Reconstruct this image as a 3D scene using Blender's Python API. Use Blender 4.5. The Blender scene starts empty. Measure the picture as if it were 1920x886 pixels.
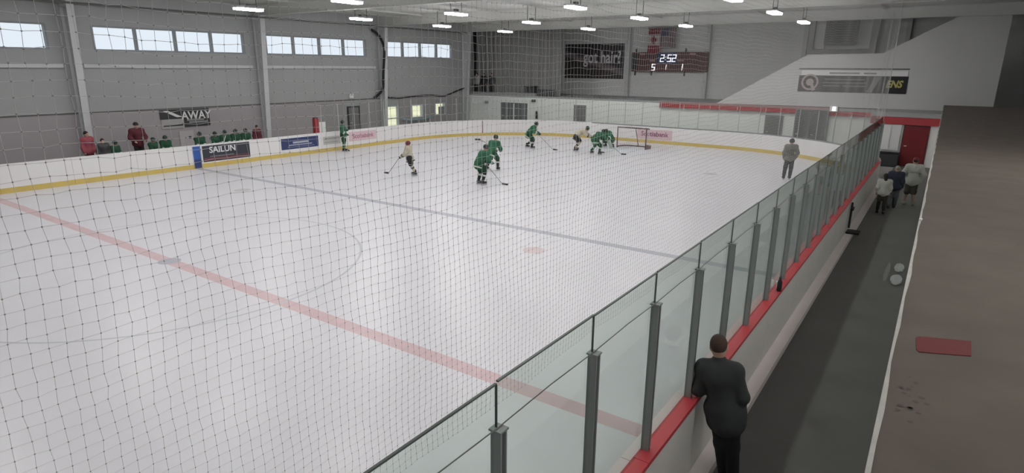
import bpy, bmesh, math, random
import numpy as np
from mathutils import Vector, Matrix

random.seed(7)
sc = bpy.context.scene
COL = sc.collection

# ------------------------------------------------------------------ camera, world, exposure
def make_camera():
    cam = bpy.data.cameras.new('camera')
    ob = bpy.data.objects.new('camera', cam)
    COL.objects.link(ob)
    yaw, pitch, roll, fpx = 0.608, 0.273, 0.008, 1135.7
    f = Vector((-math.sin(yaw)*math.cos(pitch), math.cos(yaw)*math.cos(pitch), -math.sin(pitch)))
    r = Vector((math.cos(yaw), math.sin(yaw), 0)); u = r.cross(f)
    r2 = r*math.cos(roll)+u*math.sin(roll); u2 = -r*math.sin(roll)+u*math.cos(roll)
    m = Matrix((r2, u2, -f)).transposed().to_4x4()
    m.translation = (14.98, -6.805, 4.663)
    ob.matrix_world = m
    cam.sensor_fit = 'HORIZONTAL'; cam.sensor_width = 36
    cam.lens = 36*fpx/1920
    cam.clip_start = 0.05; cam.clip_end = 400
    sc.camera = ob
make_camera()

w = bpy.data.worlds.new('sky'); sc.world = w; w.use_nodes = True
bg = w.node_tree.nodes['Background']
bg.inputs[0].default_value = (0.90, 0.95, 1.0, 1); bg.inputs[1].default_value = 1.0
sun = bpy.data.lights.new('sun', 'SUN'); sun.energy = 4.0; sun.angle = 0.01; sun.color = (1.0, 0.96, 0.88)
so = bpy.data.objects.new('sun', sun); COL.objects.link(so); so.rotation_euler = (math.radians(-32), 0, 0); so.location = (0, 0, 30)
LAMP_STRENGTH = 67.0
vs = sc.view_settings
vs.view_transform = 'Standard'; vs.look = 'None'; vs.exposure = 0.0; vs.gamma = 1.0
vs.use_curve_mapping = False
sc.cycles.transparent_max_bounces = 24
sc.cycles.max_bounces = 6
sc.cycles.sample_clamp_indirect = 6

# ------------------------------------------------------------------ materials
MATS = {}
def mat(name, col, rough=0.6, var=0.0, scale=4.0, metal=0.0, spec=0.4, bump=0.0, stretch=(1, 1, 1), alpha=1.0):
    if name in MATS: return MATS[name]
    m = bpy.data.materials.new(name); m.use_nodes = True
    nt = m.node_tree; b = nt.nodes['Principled BSDF']
    b.inputs['Base Color'].default_value = (*col, 1)
    b.inputs['Roughness'].default_value = rough
    b.inputs['Metallic'].default_value = metal
    b.inputs['Specular IOR Level'].default_value = spec
    b.inputs['Alpha'].default_value = alpha
    if var > 0 or bump > 0:
        tc = nt.nodes.new('ShaderNodeTexCoord'); mp = nt.nodes.new('ShaderNodeMapping')
        mp.inputs['Scale'].default_value = stretch
        n = nt.nodes.new('ShaderNodeTexNoise'); n.inputs['Scale'].default_value = scale; n.inputs['Detail'].default_value = 4
        nt.links.new(tc.outputs['Object'], mp.inputs[0]); nt.links.new(mp.outputs[0], n.inputs['Vector'])
        if var > 0:
            mx = nt.nodes.new('ShaderNodeMix'); mx.data_type = 'RGBA'
            mx.inputs[6].default_value = (*[c*(1-var) for c in col], 1)
            mx.inputs[7].default_value = (*[min(1, c*(1+var)) for c in col], 1)
            nt.links.new(n.outputs[0], mx.inputs[0]); nt.links.new(mx.outputs[2], b.inputs['Base Color'])
        if bump > 0:
            bp = nt.nodes.new('ShaderNodeBump'); bp.inputs['Strength'].default_value = bump; bp.inputs['Distance'].default_value = 0.01
            nt.links.new(n.outputs[0], bp.inputs['Height']); nt.links.new(bp.outputs[0], b.inputs['Normal'])
    MATS[name] = m
    return m
def emat(name, col, s):
    if name in MATS: return MATS[name]
    m = bpy.data.materials.new(name); m.use_nodes = True
    b = m.node_tree.nodes['Principled BSDF']
    b.inputs['Base Color'].default_value = (0.8, 0.8, 0.8, 1)
    b.inputs['Emission Color'].default_value = (*col, 1); b.inputs['Emission Strength'].default_value = s
    MATS[name] = m
    return m
def glassmat(name, tint, refl=0.6, rough=0.03):
    m = bpy.data.materials.new(name); m.use_nodes = True
    nt = m.node_tree; nt.nodes.clear()
    o = nt.nodes.new('ShaderNodeOutputMaterial'); t = nt.nodes.new('ShaderNodeBsdfTransparent')
    t.inputs[0].default_value = (*tint, 1)
    g = nt.nodes.new('ShaderNodeBsdfGlossy'); g.inputs['Roughness'].default_value = rough
    g.inputs[0].default_value = (refl, refl, refl, 1)
    lw = nt.nodes.new('ShaderNodeLayerWeight'); lw.inputs[0].default_value = .5
    fr = nt.nodes.new('ShaderNodeMath'); fr.operation = 'POWER'; fr.inputs[1].default_value = 4.5; nt.links.new(lw.outputs['Facing'], fr.inputs[0])
    mx = nt.nodes.new('ShaderNodeMixShader')
    nt.links.new(fr.outputs[0], mx.inputs[0]); nt.links.new(t.outputs[0], mx.inputs[1]); nt.links.new(g.outputs[0], mx.inputs[2])
    nt.links.new(mx.outputs[0], o.inputs[0])
    MATS[name] = m
    return m

M_ICE = mat('ice', (0.69, 0.685, 0.72), 0.34, 0.05, 0.5, spec=0.35)
M_CONC = mat('concrete_floor', (0.30, 0.30, 0.29), 0.8, 0.15, 2)
M_WALL = mat('painted_wall', (0.37, 0.38, 0.38), 0.7, 0.05, 0.8)
M_EWALL = mat('end_wall_paint', (0.76, 0.765, 0.755), 0.7, 0.04, 0.8)
M_SWALL = mat('stair_wall', (0.56, 0.56, 0.55), 0.7, 0.03, 0.8)
M_WALLW = mat('white_wall', (0.86, 0.86, 0.85), 0.7, 0.04, 0.8)
M_WAINS = mat('wainscot', (0.36, 0.335, 0.345), 0.7, 0.05, 1)
M_CEIL = mat('ceiling', (0.57, 0.575, 0.555), 0.8, 0.04, 0.5)
M_STEEL = mat('painted_steel', (0.58, 0.59, 0.60), 0.55, 0.05, 2)
M_DSTEEL = mat('dark_steel', (0.12, 0.12, 0.115), 0.6, 0.1, 3)
M_FRAME = mat('window_frame', (0.26, 0.28, 0.31), 0.5)
M_BOARD = mat('board_white', (0.78, 0.77, 0.77), 0.4, 0.04, 1.5)
M_KICK = mat('kick_yellow', (0.58, 0.44, 0.13), 0.5, 0.1, 2)
M_CAPG = mat('cap_grey', (0.22, 0.23, 0.24), 0.5)
M_RED = mat('ledge_red', (0.42, 0.045, 0.055), 0.42, 0.1, 2)
M_TRED = mat('trim_red', (0.42, 0.05, 0.06), 0.5, 0.1, 1)
M_DRED = mat('door_red', (0.20, 0.018, 0.024), 0.5, 0.08, 1)
M_POST = mat('post_metal', (0.25, 0.27, 0.265), 0.45, 0.08, 4, metal=0.25)
M_EDGE = mat('glass_edge', (0.07, 0.085, 0.08), 0.4)
M_GLASS = glassmat('rink_glass', (0.89, 0.93, 0.905), 0.55)
M_GLASSF = glassmat('far_glass', (0.955, 0.975, 0.962), 0.4)
M_WGLASS = glassmat('window_glass', (0.93, 0.95, 0.97), 0.5)
M_NET = mat('net_twine', (0.60, 0.60, 0.60), 0.9)
M_BLACK = mat('black', (0.015, 0.015, 0.017), 0.6)
M_DARK = mat('dark_grey', (0.05, 0.05, 0.055), 0.7, 0.1, 3)
M_GREY = mat('grey', (0.28, 0.28, 0.28), 0.7, 0.05, 2)
M_DOORG = mat('door_grey', (0.21, 0.20, 0.20), 0.6, 0.08, 2)
M_WHITE = mat('white', (0.75, 0.75, 0.75), 0.6)
M_NAVY = mat('navy', (0.03, 0.045, 0.13), 0.5)
M_BLUE = mat('blue_pad', (0.035, 0.10, 0.36), 0.5)
M_RUBBER = mat('rubber_floor', (0.145, 0.140, 0.135), 0.75, 0.12, 1.2)
M_LEDGE = mat('ledge_concrete', (0.102, 0.083, 0.069), 0.85, 0.3, 2.2, bump=0.2)
M_LEDGEW = mat('ledge_edge', (0.42, 0.41, 0.38), 0.8, 0.2, 9)
M_OUTW = mat('board_outer', (0.52, 0.50, 0.48), 0.6, 0.08, 1)
M_CURB = mat('curb', (0.66, 0.60, 0.59), 0.8, 0.08, 2)

# ------------------------------------------------------------------ mesh helpers
def bx(bm, x0, x1, y0, y1, z0, z1):
    vs_ = [bm.verts.new(c) for c in ((x0,y0,z0),(x1,y0,z0),(x1,y1,z0),(x0,y1,z0),(x0,y0,z1),(x1,y0,z1),(x1,y1,z1),(x0,y1,z1))]
    for q in ((0,3,2,1),(4,5,6,7),(0,1,5,4),(1,2,6,5),(2,3,7,6),(3,0,4,7)):
        bm.faces.new([vs_[i] for i in q])
def tube(bm, pts, r, n=8, r_end=None):
    pts = [Vector(p) for p in pts]; rings = []
    for i, p in enumerate(pts):
        d = (pts[min(i+1, len(pts)-1)] - pts[max(i-1, 0)]).normalized()
        a = d.cross(Vector((0, 0, 1)))
        if a.length < 1e-3: a = Vector((1, 0, 0))
        a.normalize(); b = d.cross(a).normalized()
        rr = r if r_end is None else r+(r_end-r)*i/(len(pts)-1)
        rings.append([bm.verts.new(p + (a*math.cos(2*math.pi*k/n)+b*math.sin(2*math.pi*k/n))*rr) for k in range(n)])
    for i in range(len(rings)-1):
        for k in range(n):
            bm.faces.new((rings[i][k], rings[i][(k+1) % n], rings[i+1][(k+1) % n], rings[i+1][k]))
    bm.faces.new(rings[0][::-1]); bm.faces.new(rings[-1])
def poly(bm, pts, vec):
    """extrude a 3D polygon by vec"""
    a = [bm.verts.new(p) for p in pts]; b = [bm.verts.new(Vector(p)+Vector(vec)) for p in pts]
    bm.faces.new(a[::-1]); bm.faces.new(b)
    n = len(pts)
    for i in range(n): bm.faces.new((a[i], a[(i+1) % n], b[(i+1) % n], b[i]))
def obj(name, bm, m, parent=None, smooth=False, loc=None):
    me = bpy.data.meshes.new(name)
    bmesh.ops.recalc_face_normals(bm, faces=bm.faces)
    bm.to_mesh(me); bm.free()
    return mobj(name, me, m, parent, smooth, loc)
def mobj(name, me, m, parent=None, smooth=False, loc=None):
    if m is not None and not me.materials: me.materials.append(m)
    if smooth: me.polygons.foreach_set('use_smooth', [True]*len(me.polygons))
    o = bpy.data.objects.new(name, me); COL.objects.link(o)
    if parent: o.parent = parent
    if loc: o.location = loc
    return o
def box(name, x0, x1, y0, y1, z0, z1, m, parent=None, bevel=0):
    bm = bmesh.new(); bx(bm, x0, x1, y0, y1, z0, z1)
    if bevel: bmesh.ops.bevel(bm, geom=bm.edges[:], offset=bevel, segments=2, affect='EDGES')
    return obj(name, bm, m, parent)
def tag(o, label, cat=None, group=None):
    o['label'] = label
    if cat: o['category'] = cat
    if group: o['group'] = group
    return o
def struct(o, label=None):
    o['kind'] = 'structure'
    if label: o['label'] = label
    return o
def thing(name, label, cat, loc=(0, 0, 0), rz=0, group=None):
    o = bpy.data.objects.new(name, None); COL.objects.link(o)
    o.empty_display_size = 0.2
    o.location = loc; o.rotation_euler = (0, 0, rz)
    return tag(o, label, cat, group)
def estruct(name, label=None):
    o = bpy.data.objects.new(name, None); COL.objects.link(o)
    return struct(o, label)
def text(name, s, size, m, parent, loc, face, depth=0.006, xscale=1.0, bold=0.0, shear=0.0):
    cu = bpy.data.curves.new(name, 'FONT'); cu.body = s; cu.size = size; cu.extrude = depth/2
    cu.align_x = 'CENTER'; cu.align_y = 'CENTER'; cu.resolution_u = 3; cu.offset = bold; cu.shear = shear
    t = bpy.data.objects.new(name, cu)
    me = bpy.data.meshes.new_from_object(t)
    bpy.data.objects.remove(t); bpy.data.curves.remove(cu)
    rot = {'-Y': Matrix.Rotation(math.pi/2, 4, 'X'),
           '+X': Matrix.Rotation(math.pi/2, 4, 'Z') @ Matrix.Rotation(math.pi/2, 4, 'X')}[face]
    me.transform(Matrix.Translation(loc) @ rot @ Matrix.Diagonal((xscale, 1, 1, 1)))
    me.materials.clear()
    return mobj(name, me, m, parent)

# ------------------------------------------------------------------ building shell
XL, XR, Y0, YB, ZC = -17.0, 19.0, -26.0, 38.0, 7.8
struct(box('floor', XL-.3, XR+.3, Y0-.3, YB+.3, -0.45, -0.04, M_CONC), 'grey concrete slab around the rink')
struct(box('ground', -90, XL-.35, -60, 100, -0.6, -0.25, mat('grass', (0.52, 0.49, 0.33), 0.9, 0.35, 0.25)), 'sunlit grass outside the doors')
struct(box('ceiling', XL-.3, XR+.3, Y0-.3, YB+.3, ZC, ZC+.2, M_CEIL), 'pale grey flat roof lining')

def wall_x(name, x0, x1, ya, yb, za, zb, holes, m, label):
    ys = sorted({ya, yb, *[h[0] for h in holes], *[h[1] for h in holes]})
    zs = sorted({za, zb, *[h[2] for h in holes], *[h[3] for h in holes]})
    bm = bmesh.new()
    for i in range(len(ys)-1):
        run = None
        for j in range(len(zs)-1):
            cy_, cz_ = (ys[i]+ys[i+1])/2, (zs[j]+zs[j+1])/2
            solid = not any(h[0] < cy_ < h[1] and h[2] < cz_ < h[3] for h in holes)
            if solid and run is None: run = zs[j]
            if (not solid or j == len(zs)-2) and run is not None:
                bx(bm, x0, x1, ys[i], ys[i+1], run, zs[j] if not solid else zs[j+1]); run = None
    return struct(obj(name, bm, m), label)
WINS = [(-3.3, 4.15), (5.88, 13.32), (14.62, 22.05), (23.70, 30.80)]
WZ = (5.22, 6.31)
DOORS = [(23.62, 24.78, 0.0, 1.93), (26.12, 27.28, 0.98, 1.92), (28.66, 29.82, 1.02, 1.93)]
wl = wall_x('wall_left', XL-.25, XL, Y0, YB, -.04, ZC, [(a, b, *WZ) for a, b in WINS]+DOORS, M_WALL, 'grey painted side wall under a row of high windows')
struct(box('wall_right', XR, XR+.25, Y0, YB, -.04, ZC, M_WALL), 'grey wall behind the balcony')
struct(box('wall_back', XL, XR, Y0-.25, Y0, -.04, ZC, M_WALL), 'grey wall at the near end of the hall')
we = struct(box('wall_end', XL, XR, YB, YB+.25, -.04, ZC, M_EWALL), 'grey end wall behind the scoreboard')

# wainscot (darker lower band) with door cut out, and girt on left wall
def wainscot():
    bm = bmesh.new()
    for a, b in ((Y0+.1, 20.1), (21.2, 23.55)): bx(bm, XL+.001, XL+.02, a, b, -.04, 2.46)
    o = box('dado_rail', XL+.001, XL+.05, Y0+.1, 23.0, 2.462, 2.52, M_DSTEEL, wl)
    for a, b, c, d in ((24.85, 31.6, 1.98, 2.44), (24.85, 26.05, -.04, 1.98), (27.35, 28.6, -.04, 1.98), (29.9, 31.6, -.04, 1.98), (26.05, 27.35, -.04, .92), (28.6, 29.9, -.04, .96)):
        bx(bm, XL+.001, XL+.02, a, b, c, d)
    o = obj('wainscot', bm, M_WAINS, wl); o['label'] = 'darker mauve grey lower wall band'
wainscot()
for a, b in ((Y0+.2, 4.5), (5.3, 13.6), (14.45, 22.7)):
    o = box('girt', XL+.001, XL+.16, a, b, 4.47, 4.62, M_STEEL, wl)

# high windows, each with four panes
for i, (a, b) in enumerate(WINS):
    t = estruct('window_%d' % (i+1), ['high strip window at the photo left edge', 'high strip window left of the first wall column', 'high strip window between the two wall columns', 'high strip window nearest the mezzanine'][i])
    bm = bmesh.new(); z0, z1 = WZ
    bx(bm, XL-.2, XL+.03, a, b, z0, z0+.07); bx(bm, XL-.2, XL+.03, a, b, z1-.07, z1)
    bx(bm, XL-.2, XL+.03, a, a+.07, z0+.07, z1-.07); bx(bm, XL-.2, XL+.03, b-.07, b, z0+.07, z1-.07)
    obj('window_frame', bm, M_FRAME, t)
    wd = (b-a)/4
    for k in range(1, 4): box('mullion', XL-.18, XL+.02, a+k*wd-.05, a+k*wd+.05, z0+.07, z1-.07, M_FRAME, t)
    for k in range(4): box('pane', XL-.12, XL-.11, a+k*wd+.05, a+(k+1)*wd-.05, z0+.07, z1-.07, M_WGLASS, t)

# glazed door and two low windows in the left wall
for i, (a, b, z0, z1) in enumerate(DOORS):
    t = estruct('door_1' if i == 0 else 'window_%d' % (4+i), ['glazed exit door letting in daylight', 'low square window beside the glazed door', 'low window in the far corner of the side wall'][i])
    bm = bmesh.new(); e = .06
    bx(bm, XL-.15, XL+.03, a, b, z1-e, z1); bx(bm, XL-.15, XL+.03, a, a+e, z0, z1-e); bx(bm, XL-.15, XL+.03, b-e, b, z0, z1-e); bx(bm, XL-.15, XL+.03, a+e, b-e, z0, z0+e)
    obj('door_frame' if i == 0 else 'window_frame', bm, M_STEEL, t)
    box('pane', XL-.08, XL-.07, a+e, b-e, z0+e, z1-e, M_WGLASS, t)
    if i == 0: box('push_bar', XL-.06, XL+.01, a+e, b-e, 1.02, 1.10, M_STEEL, t)
    if i == 2: box('blind', XL-.06, XL-.03, a+.45, b-e, z0+e, z1-.28, M_GREY, t)
# solid grey door in the left wall
t = estruct('door_2', 'plain grey door in the side wall behind the boards')
box('door_leaf', XL+.002, XL+.05, 20.22, 21.08, 0, 2.0, M_DOORG, t)
bm = bmesh.new(); bx(bm, XL+.002, XL+.07, 20.12, 20.22, 0, 2.08); bx(bm, XL+.002, XL+.07, 21.08, 21.18, 0, 2.08); bx(bm, XL+.002, XL+.07, 20.22, 21.08, 2.0, 2.08)
obj('door_frame', bm, M_DARK, t)
box('door_handle', XL+.05, XL+.10, 20.3, 20.42, 1.0, 1.04, M_STEEL, t)

# rigid steel frames: tapered columns and rafters
def frame(y, n):
    t = estruct('trim_%d' % n, 'grey steel roof frame with tapered column against the side wall')
    bm = bmesh.new()
    # web
    poly(bm, [(XL+.03, y-.012, 0), (XL+.30, y-.012, 0), (XL+.75, y-.012, 7.0), (XL+.03, y-.012, 7.0)], (0, .024, 0))
    # front flange
    poly(bm, [(XL+.30, y-.14, 0), (XL+.33, y-.14, 0), (XL+.78, y-.14, 7.0), (XL+.75, y-.14, 7.0)], (0, .28, 0))
    bx(bm, XL+.037, XL+.06, y-.14, y-.012, 0, 7.0); bx(bm, XL+.037, XL+.06, y+.012, y+.14, 0, 7.0)
    obj('column', bm, M_STEEL, t)
    bm = bmesh.new()
    bx(bm, XL+.03, XR-.05, y-.13, y+.13, 7.24, 7.265); bx(bm, XL+.03, XR-.05, y-.01, y+.01, 7.265, 7.77); bx(bm, XL+.03, XR-.05, y-.13, y+.13, 7.77, 7.795)
    obj('rafter', bm, M_CEIL, t)
    box('haunch', XL+.03, XL+.79, y-.14, y+.14, 7.0, 7.24, M_STEEL, t)
for k, y in enumerate((-13.3, -4.2, 4.92, 14.05, 23.2, 32.1)): frame(y, k+1)
# purlin seams in the ceiling and sprinkler pipe
for k in range(7):
    y = -20 + k*9.15 + .5
for x in (-13.0, -7.2, -.6, 5.6, 11.6):
    o = box('purlin', x-.04, x+.04, Y0+.1, YB-.1, 7.70, 7.795, M_CEIL, None)
    o.name = 'trim_10'; struct(o, 'shallow roof purlin under the ceiling')
bm = bmesh.new(); tube(bm, [(XL+.95, -20, 7.12), (XL+.95, 31.5, 7.14)], .045, 8)
tag(obj('sprinkler_pipe', bm, M_DSTEEL), 'dark sprinkler pipe running along the top of the window wall', 'pipe')

# ------------------------------------------------------------------ rink: ice and markings
def path_pts(off, ya=-12.0, n_arc=24):
    """inner boards outline offset outward; left side -> end -> right side"""
    R = 8.5+off; pts = [(-12.95-off, ya)]
    for k in range(n_arc+1):
        a = math.pi - k*math.pi/2/n_arc
        pts.append((-4.45+R*math.cos(a), 21.98+R*math.sin(a)))
    for k in range(n_arc+1):
        a = math.pi/2 - k*math.pi/2/n_arc
        pts.append((4.45+R*math.cos(a), 21.98+R*math.sin(a)))
    pts.append((12.95+off, ya))
    return [Vector((x, y, 0)) for x, y in pts]
YA = -14.0
bm = bmesh.new()
poly(bm, path_pts(0.0, YA), (0, 0, -.035))
ice = struct(obj('ice_sheet', bm, M_ICE), 'white ice surface of the rink')
def ring(bm, cx_, cy_, r, wd, z0, z1, n=72, a0=0, a1=2*math.pi):
    full = abs(a1-a0-2*math.pi) < 1e-6
    pr = []
    for k in range(n+1 if not full else n):
        a = a0+(a1-a0)*k/n; c, s = math.cos(a), math.sin(a)
        pr.append([bm.verts.new((cx_+c*q, cy_+s*q, z)) for q, z in ((r-wd/2, z1), (r+wd/2, z1))])
    m_ = len(pr)
    for k in range(m_ if full else m_-1):
        a, b = pr[k], pr[(k+1) % m_]
        bm.faces.new((a[0], a[1], b[1], b[0]))
def disc(bm, cx_, cy_, r, z, n=32):
    bm.faces.new([bm.verts.new((cx_+r*math.cos(2*math.pi*k/n), cy_+r*math.sin(2*math.pi*k/n), z)) for k in range(n)])
def strip(name, x0, x1, y0, y1, m, z=.002):
    bm = bmesh.new(); bm.faces.new([bm.verts.new(c) for c in ((x0, y0, z), (x1, y0, z), (x1, y1, z), (x0, y1, z))])
    return obj(name, bm, m, ice)
M_LRED = mat('line_red', (0.62, 0.45, 0.475), 0.36, 0.12, 3)
M_LBLUE = mat('line_blue', (0.41, 0.42, 0.48), 0.36, 0.08, 3)
M_LTHIN = mat('line_thin', (0.50, 0.52, 0.56), 0.36, 0.1, 3)
M_LDOT = mat('dot_red', (0.62, 0.52, 0.53), 0.36, 0.1, 3)
strip('centre_line', -12.94, 12.94, -.15, .15, M_LRED)
strip('blue_line', -12.94, 12.94, 7.62, 7.92, M_LBLUE)
strip('blue_line', -12.94, 12.94, -7.92, -7.62, M_LBLUE)
strip('goal_line', -11.2, 11.2, 27.10, 27.15, mat('goal_line', (0.66, 0.56, 0.58), 0.36))
bm = bmesh.new(); ring(bm, 0, 0, 4.572, .06, 0, .0028, 96); obj('centre_circle', bm, M_LTHIN, ice)
bm = bmesh.new(); disc(bm, 0, 0, .26, .0045); obj('centre_dot', bm, mat('dot_blue', (0.42, 0.42, 0.48), 0.36), ice)
for x in (-6.706, 6.706):
    for y in (6.1, -6.1):
        bm = bmesh.new(); disc(bm, x, y, .30, .003); obj('faceoff_dot', bm, M_LDOT if x > 0 else mat('dot_faint', (0.52, 0.50, 0.52), 0.36), ice)
    bm = bmesh.new(); disc(bm, x, 21.0, .30, .003); obj('faceoff_dot', bm, mat('dot_faint', (0.52, 0.50, 0.52), 0.36), ice)
    bm = bmesh.new(); ring(bm, x, 21.0, 4.572, .05, 0, .0022); obj('faceoff_circle', bm, mat('circle_faint', (0.68, 0.66, 0.69), 0.36), ice)
bm = bmesh.new()
bm.faces.new([bm.verts.new((1.83*math.cos(a), 27.10-1.83*math.sin(a), .0024)) for a in [math.pi*k/24 for k in range(25)]])
obj('goal_crease', bm, mat('crease', (0.68, 0.715, 0.76), 0.36), ice)

# ------------------------------------------------------------------ dasher boards
class Path:
    def __init__(s, off, ya=YA):
        s.p = path_pts(off, ya, 40); s.d = [0]
        for a, b in zip(s.p, s.p[1:]): s.d.append(s.d[-1]+(b-a).length)
        s.L = s.d[-1]
    def at(s, t):
        t = min(max(t, 0), s.L)
        for i in range(len(s.d)-1):
            if t <= s.d[i+1]+1e-9:
                return s.p[i].lerp(s.p[i+1], (t-s.d[i])/(s.d[i+1]-s.d[i]))
    def tan(s, t):
        return (s.at(t+.02)-s.at(t-.02)).normalized()
P0 = Path(0.0)
def slab(bm, t0, t1, o0, o1, z0, z1, n):
    """a piece following the boards between t0,t1, outward offsets o0..o1"""
    rows = []
    for k in range(n+1):
        t = t0+(t1-t0)*k/n; p = P0.at(t); tg = P0.tan(t); nrm = Vector((-tg.y, tg.x, 0))
        rows.append([bm.verts.new((p.x+nrm.x*o, p.y+nrm.y*o, z)) for o, z in ((o0, z0), (o1, z0), (o1, z1), (o0, z1))])
    for a, b in zip(rows, rows[1:]):
        for q in range(4): bm.faces.new((a[q], a[(q+1) % 4], b[(q+1) % 4], b[q]))
    bm.faces.new(rows[0][::-1]); bm.faces.new(rows[-1])
S_LEFT_END = 21.98-YA
S_END0 = S_LEFT_END + 8.5*math.pi/2
S_END1 = S_END0 + 8.9
S_RIGHT = S_END1 + 8.5*math.pi/2
boards = thing('rink_boards', 'white rink boards with yellow kick strip and red near ledge around the ice', 'rink boards')
def board_run(ta, tb, n, curved, cap, capw):
    for k in range(n):
        a = ta+(tb-ta)*k/n+.004; b = ta+(tb-ta)*(k+1)/n-.004; s = 5 if curved else 1
        bm = bmesh.new(); slab(bm, a, b, 0, .10, .20, 1.02, s); obj('board_panel', bm, M_BOARD, boards)
        bm = bmesh.new(); slab(bm, a, b, -.012, .10, .0, .20, s); obj('kick_strip', bm, M_KICK, boards)
        bm = bmesh.new(); slab(bm, a, b, capw[0], capw[1], 1.02, 1.07, s); obj('ledge', bm, cap, boards)
board_run(0, S_LEFT_END, 15, False, M_BOARD, (-.005, .14))
board_run(S_LEFT_END, S_END0, 6, True, M_BOARD, (-.005, .14))
board_run(S_END0, S_END1, 4, False, M_CAPG, (.02, .2))
board_run(S_END1, S_RIGHT, 6, True, M_CAPG, (.02, .2))
board_run(S_RIGHT, P0.L, 15, False, M_RED, (.125, .285))
# outside cladding of the near boards
for k in range(15):
    a = S_RIGHT+(P0.L-S_RIGHT)*k/15+.003; b = S_RIGHT+(P0.L-S_RIGHT)*(k+1)/15-.003
    bm = bmesh.new(); slab(bm, a, b, .105, .272, .12, 1.018, 1); o = obj('outer_panel', bm, M_OUTW, boards)
for k in range(6):
    a = S_END1+(S_RIGHT-S_END1)*k/6+.003; b = S_END1+(S_RIGHT-S_END1)*(k+1)/6-.003
    bm = bmesh.new(); slab(bm, a, b, .105, .272, .12, 1.018, 5); obj('outer_panel', bm, M_OUTW, boards)
bm = bmesh.new(); slab(bm, S_END1, P0.L, .105, .46, -.03, .115, 60); obj('kerb', bm, M_CURB, boards)
# painted stripes and advertising on the boards
def ad(name, y0, y1, z0, z1, m, label):
    o = box(name, -12.948, -12.936, y0, y1, z0, z1, m, boards); o['label'] = label; return o
def bar(parent, y0, y1, z0, z1, m, x=-12.934):
    return box('print_line', x-.002, x+.002, y0, y1, z0, z1, m, parent)
ad('blue_stripe', 7.62, 7.95, .42, 1.02, M_BLUE, 'blue line painted up the boards')
ad('blue_stripe', 7.62, 7.95, .02, .415, mat('blue_dark', (0.03, 0.05, 0.16), 0.5), 'dark blue foot of the painted line')
box('white_edge', -12.948, -12.930, 7.96, 8.02, .25, 1.02, M_WHITE, boards)
o = ad('advertisement', 8.06, 10.45, .26, 1.0, mat('ad_black', (0.035, 0.04, 0.055), 0.5, 0.2, 1), 'black advertisement with white lettering')
text('lettering', 'SAILUN', .40, M_WHITE, o, (-12.93, 9.05, .78), '+X', .004, 1.0, .008)
bar(o, 8.4, 9.6, .47, .51, mat('ad_dim', (0.2, 0.2, 0.22), 0.5)); bar(o, 8.1, 10.4, .30, .40, mat('ad_maroon', (0.16, 0.05, 0.06), 0.5))
bar(o, 8.1, 10.4, .42, .45, mat('ad_maroon', (0.16, 0.05, 0.06), 0.5))
o = ad('advertisement', 12.25, 14.58, .38, .95, M_NAVY, 'navy advertisement with pale lines of print')
M_PALE = mat('print_pale', (0.42, 0.45, 0.55), 0.6)
bar(o, 12.95, 13.95, .66, .76, M_PALE); bar(o, 12.7, 14.15, .56, .61, M_PALE); bar(o, 12.6, 14.3, .46, .50, mat('print_dim', (0.16, 0.18, 0.28), 0.6))
o = ad('advertisement', 14.92, 16.1, .40, .84, mat('ad_grey', (0.50, 0.50, 0.48), 0.5), 'pale grey advertisement with a grey bar')
bar(o, 15.0, 16.05, .68, .76, M_GREY); bar(o, 15.0, 15.9, .50, .53, M_GREY)
o = ad('advertisement', 16.75, 18.82, .42, .95, mat('ad_pink', (0.66, 0.50, 0.54), 0.5), 'pink advertisement on the side boards')
M_PRED = mat('print_red', (0.34, 0.12, 0.19), 0.6)
text('lettering', 'Scotiabank', .36, M_PRED, o, (-12.93, 17.79, .68), '+X', .004, 1.02, .004)
o = box('advertisement', -1.10, 1.25, 30.463, 30.476, .24, .86, mat('ad_pink', (0.66, 0.50, 0.54), 0.5), boards); o['label'] = 'pink advertisement behind the goal'
text('lettering', 'Scotiabank', .42, mat('print_red2', (0.22, 0.05, 0.12), 0.6), o, (.08, 30.459, .57), '-Y', .004, 1.0, .008)
def goal_stripe(s, name):
    bm = bmesh.new(); slab(bm, s-.03, s+.03, -.016, -.002, .2, 1.02, 1)
    obj(name, bm, mat('stripe_red', (0.20, 0.04, 0.06), 0.5), boards)
_a = math.asin((27.12-21.98)/8.5); goal_stripe(S_LEFT_END+8.5*_a, 'goal_line_stripe'); goal_stripe(S_RIGHT-8.5*_a, 'goal_line_stripe')

# ------------------------------------------------------------------ rink glass
PG = Path(0.15)
def pane_bm(q0, q1, z0, z1, th=.006):
    d = (q1-q0).normalized(); nrm = Vector((-d.y, d.x, 0))*th
    bm = bmesh.new(); poly(bm, [(*(q0-nrm).xy, z0), (*(q1-nrm).xy, z0), (*(q1-nrm).xy, z1), (*(q0-nrm).xy, z1)], nrm*2); return bm
def post_mesh(h):
    bm = bmesh.new()
    bx(bm, -.032, -.020, -.02, .055, 0, h); bx(bm, .020, .032, -.02, .055, 0, h); bx(bm, -.020, .020, .012, .030, 0, h)
    bx(bm, -.042, .042, -.028, .062, h, h+.012)
    me = bpy.data.meshes.new('post'); bmesh.ops.recalc_face_normals(bm, faces=bm.faces); bm.to_mesh(me); bm.free(); me.materials.append(M_POST); return me
def slim_post_mesh(h):
    bm = bmesh.new(); bx(bm, -.014, .014, -.012, .02, 0, h); bx(bm, -.02, .02, -.016, .024, h, h+.01)
    me = bpy.data.meshes.new('post'); bmesh.ops.recalc_face_normals(bm, faces=bm.faces); bm.to_mesh(me); bm.free(); me.materials.append(mat('post_pale', (0.45, 0.48, 0.47), .5)); return me
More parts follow.
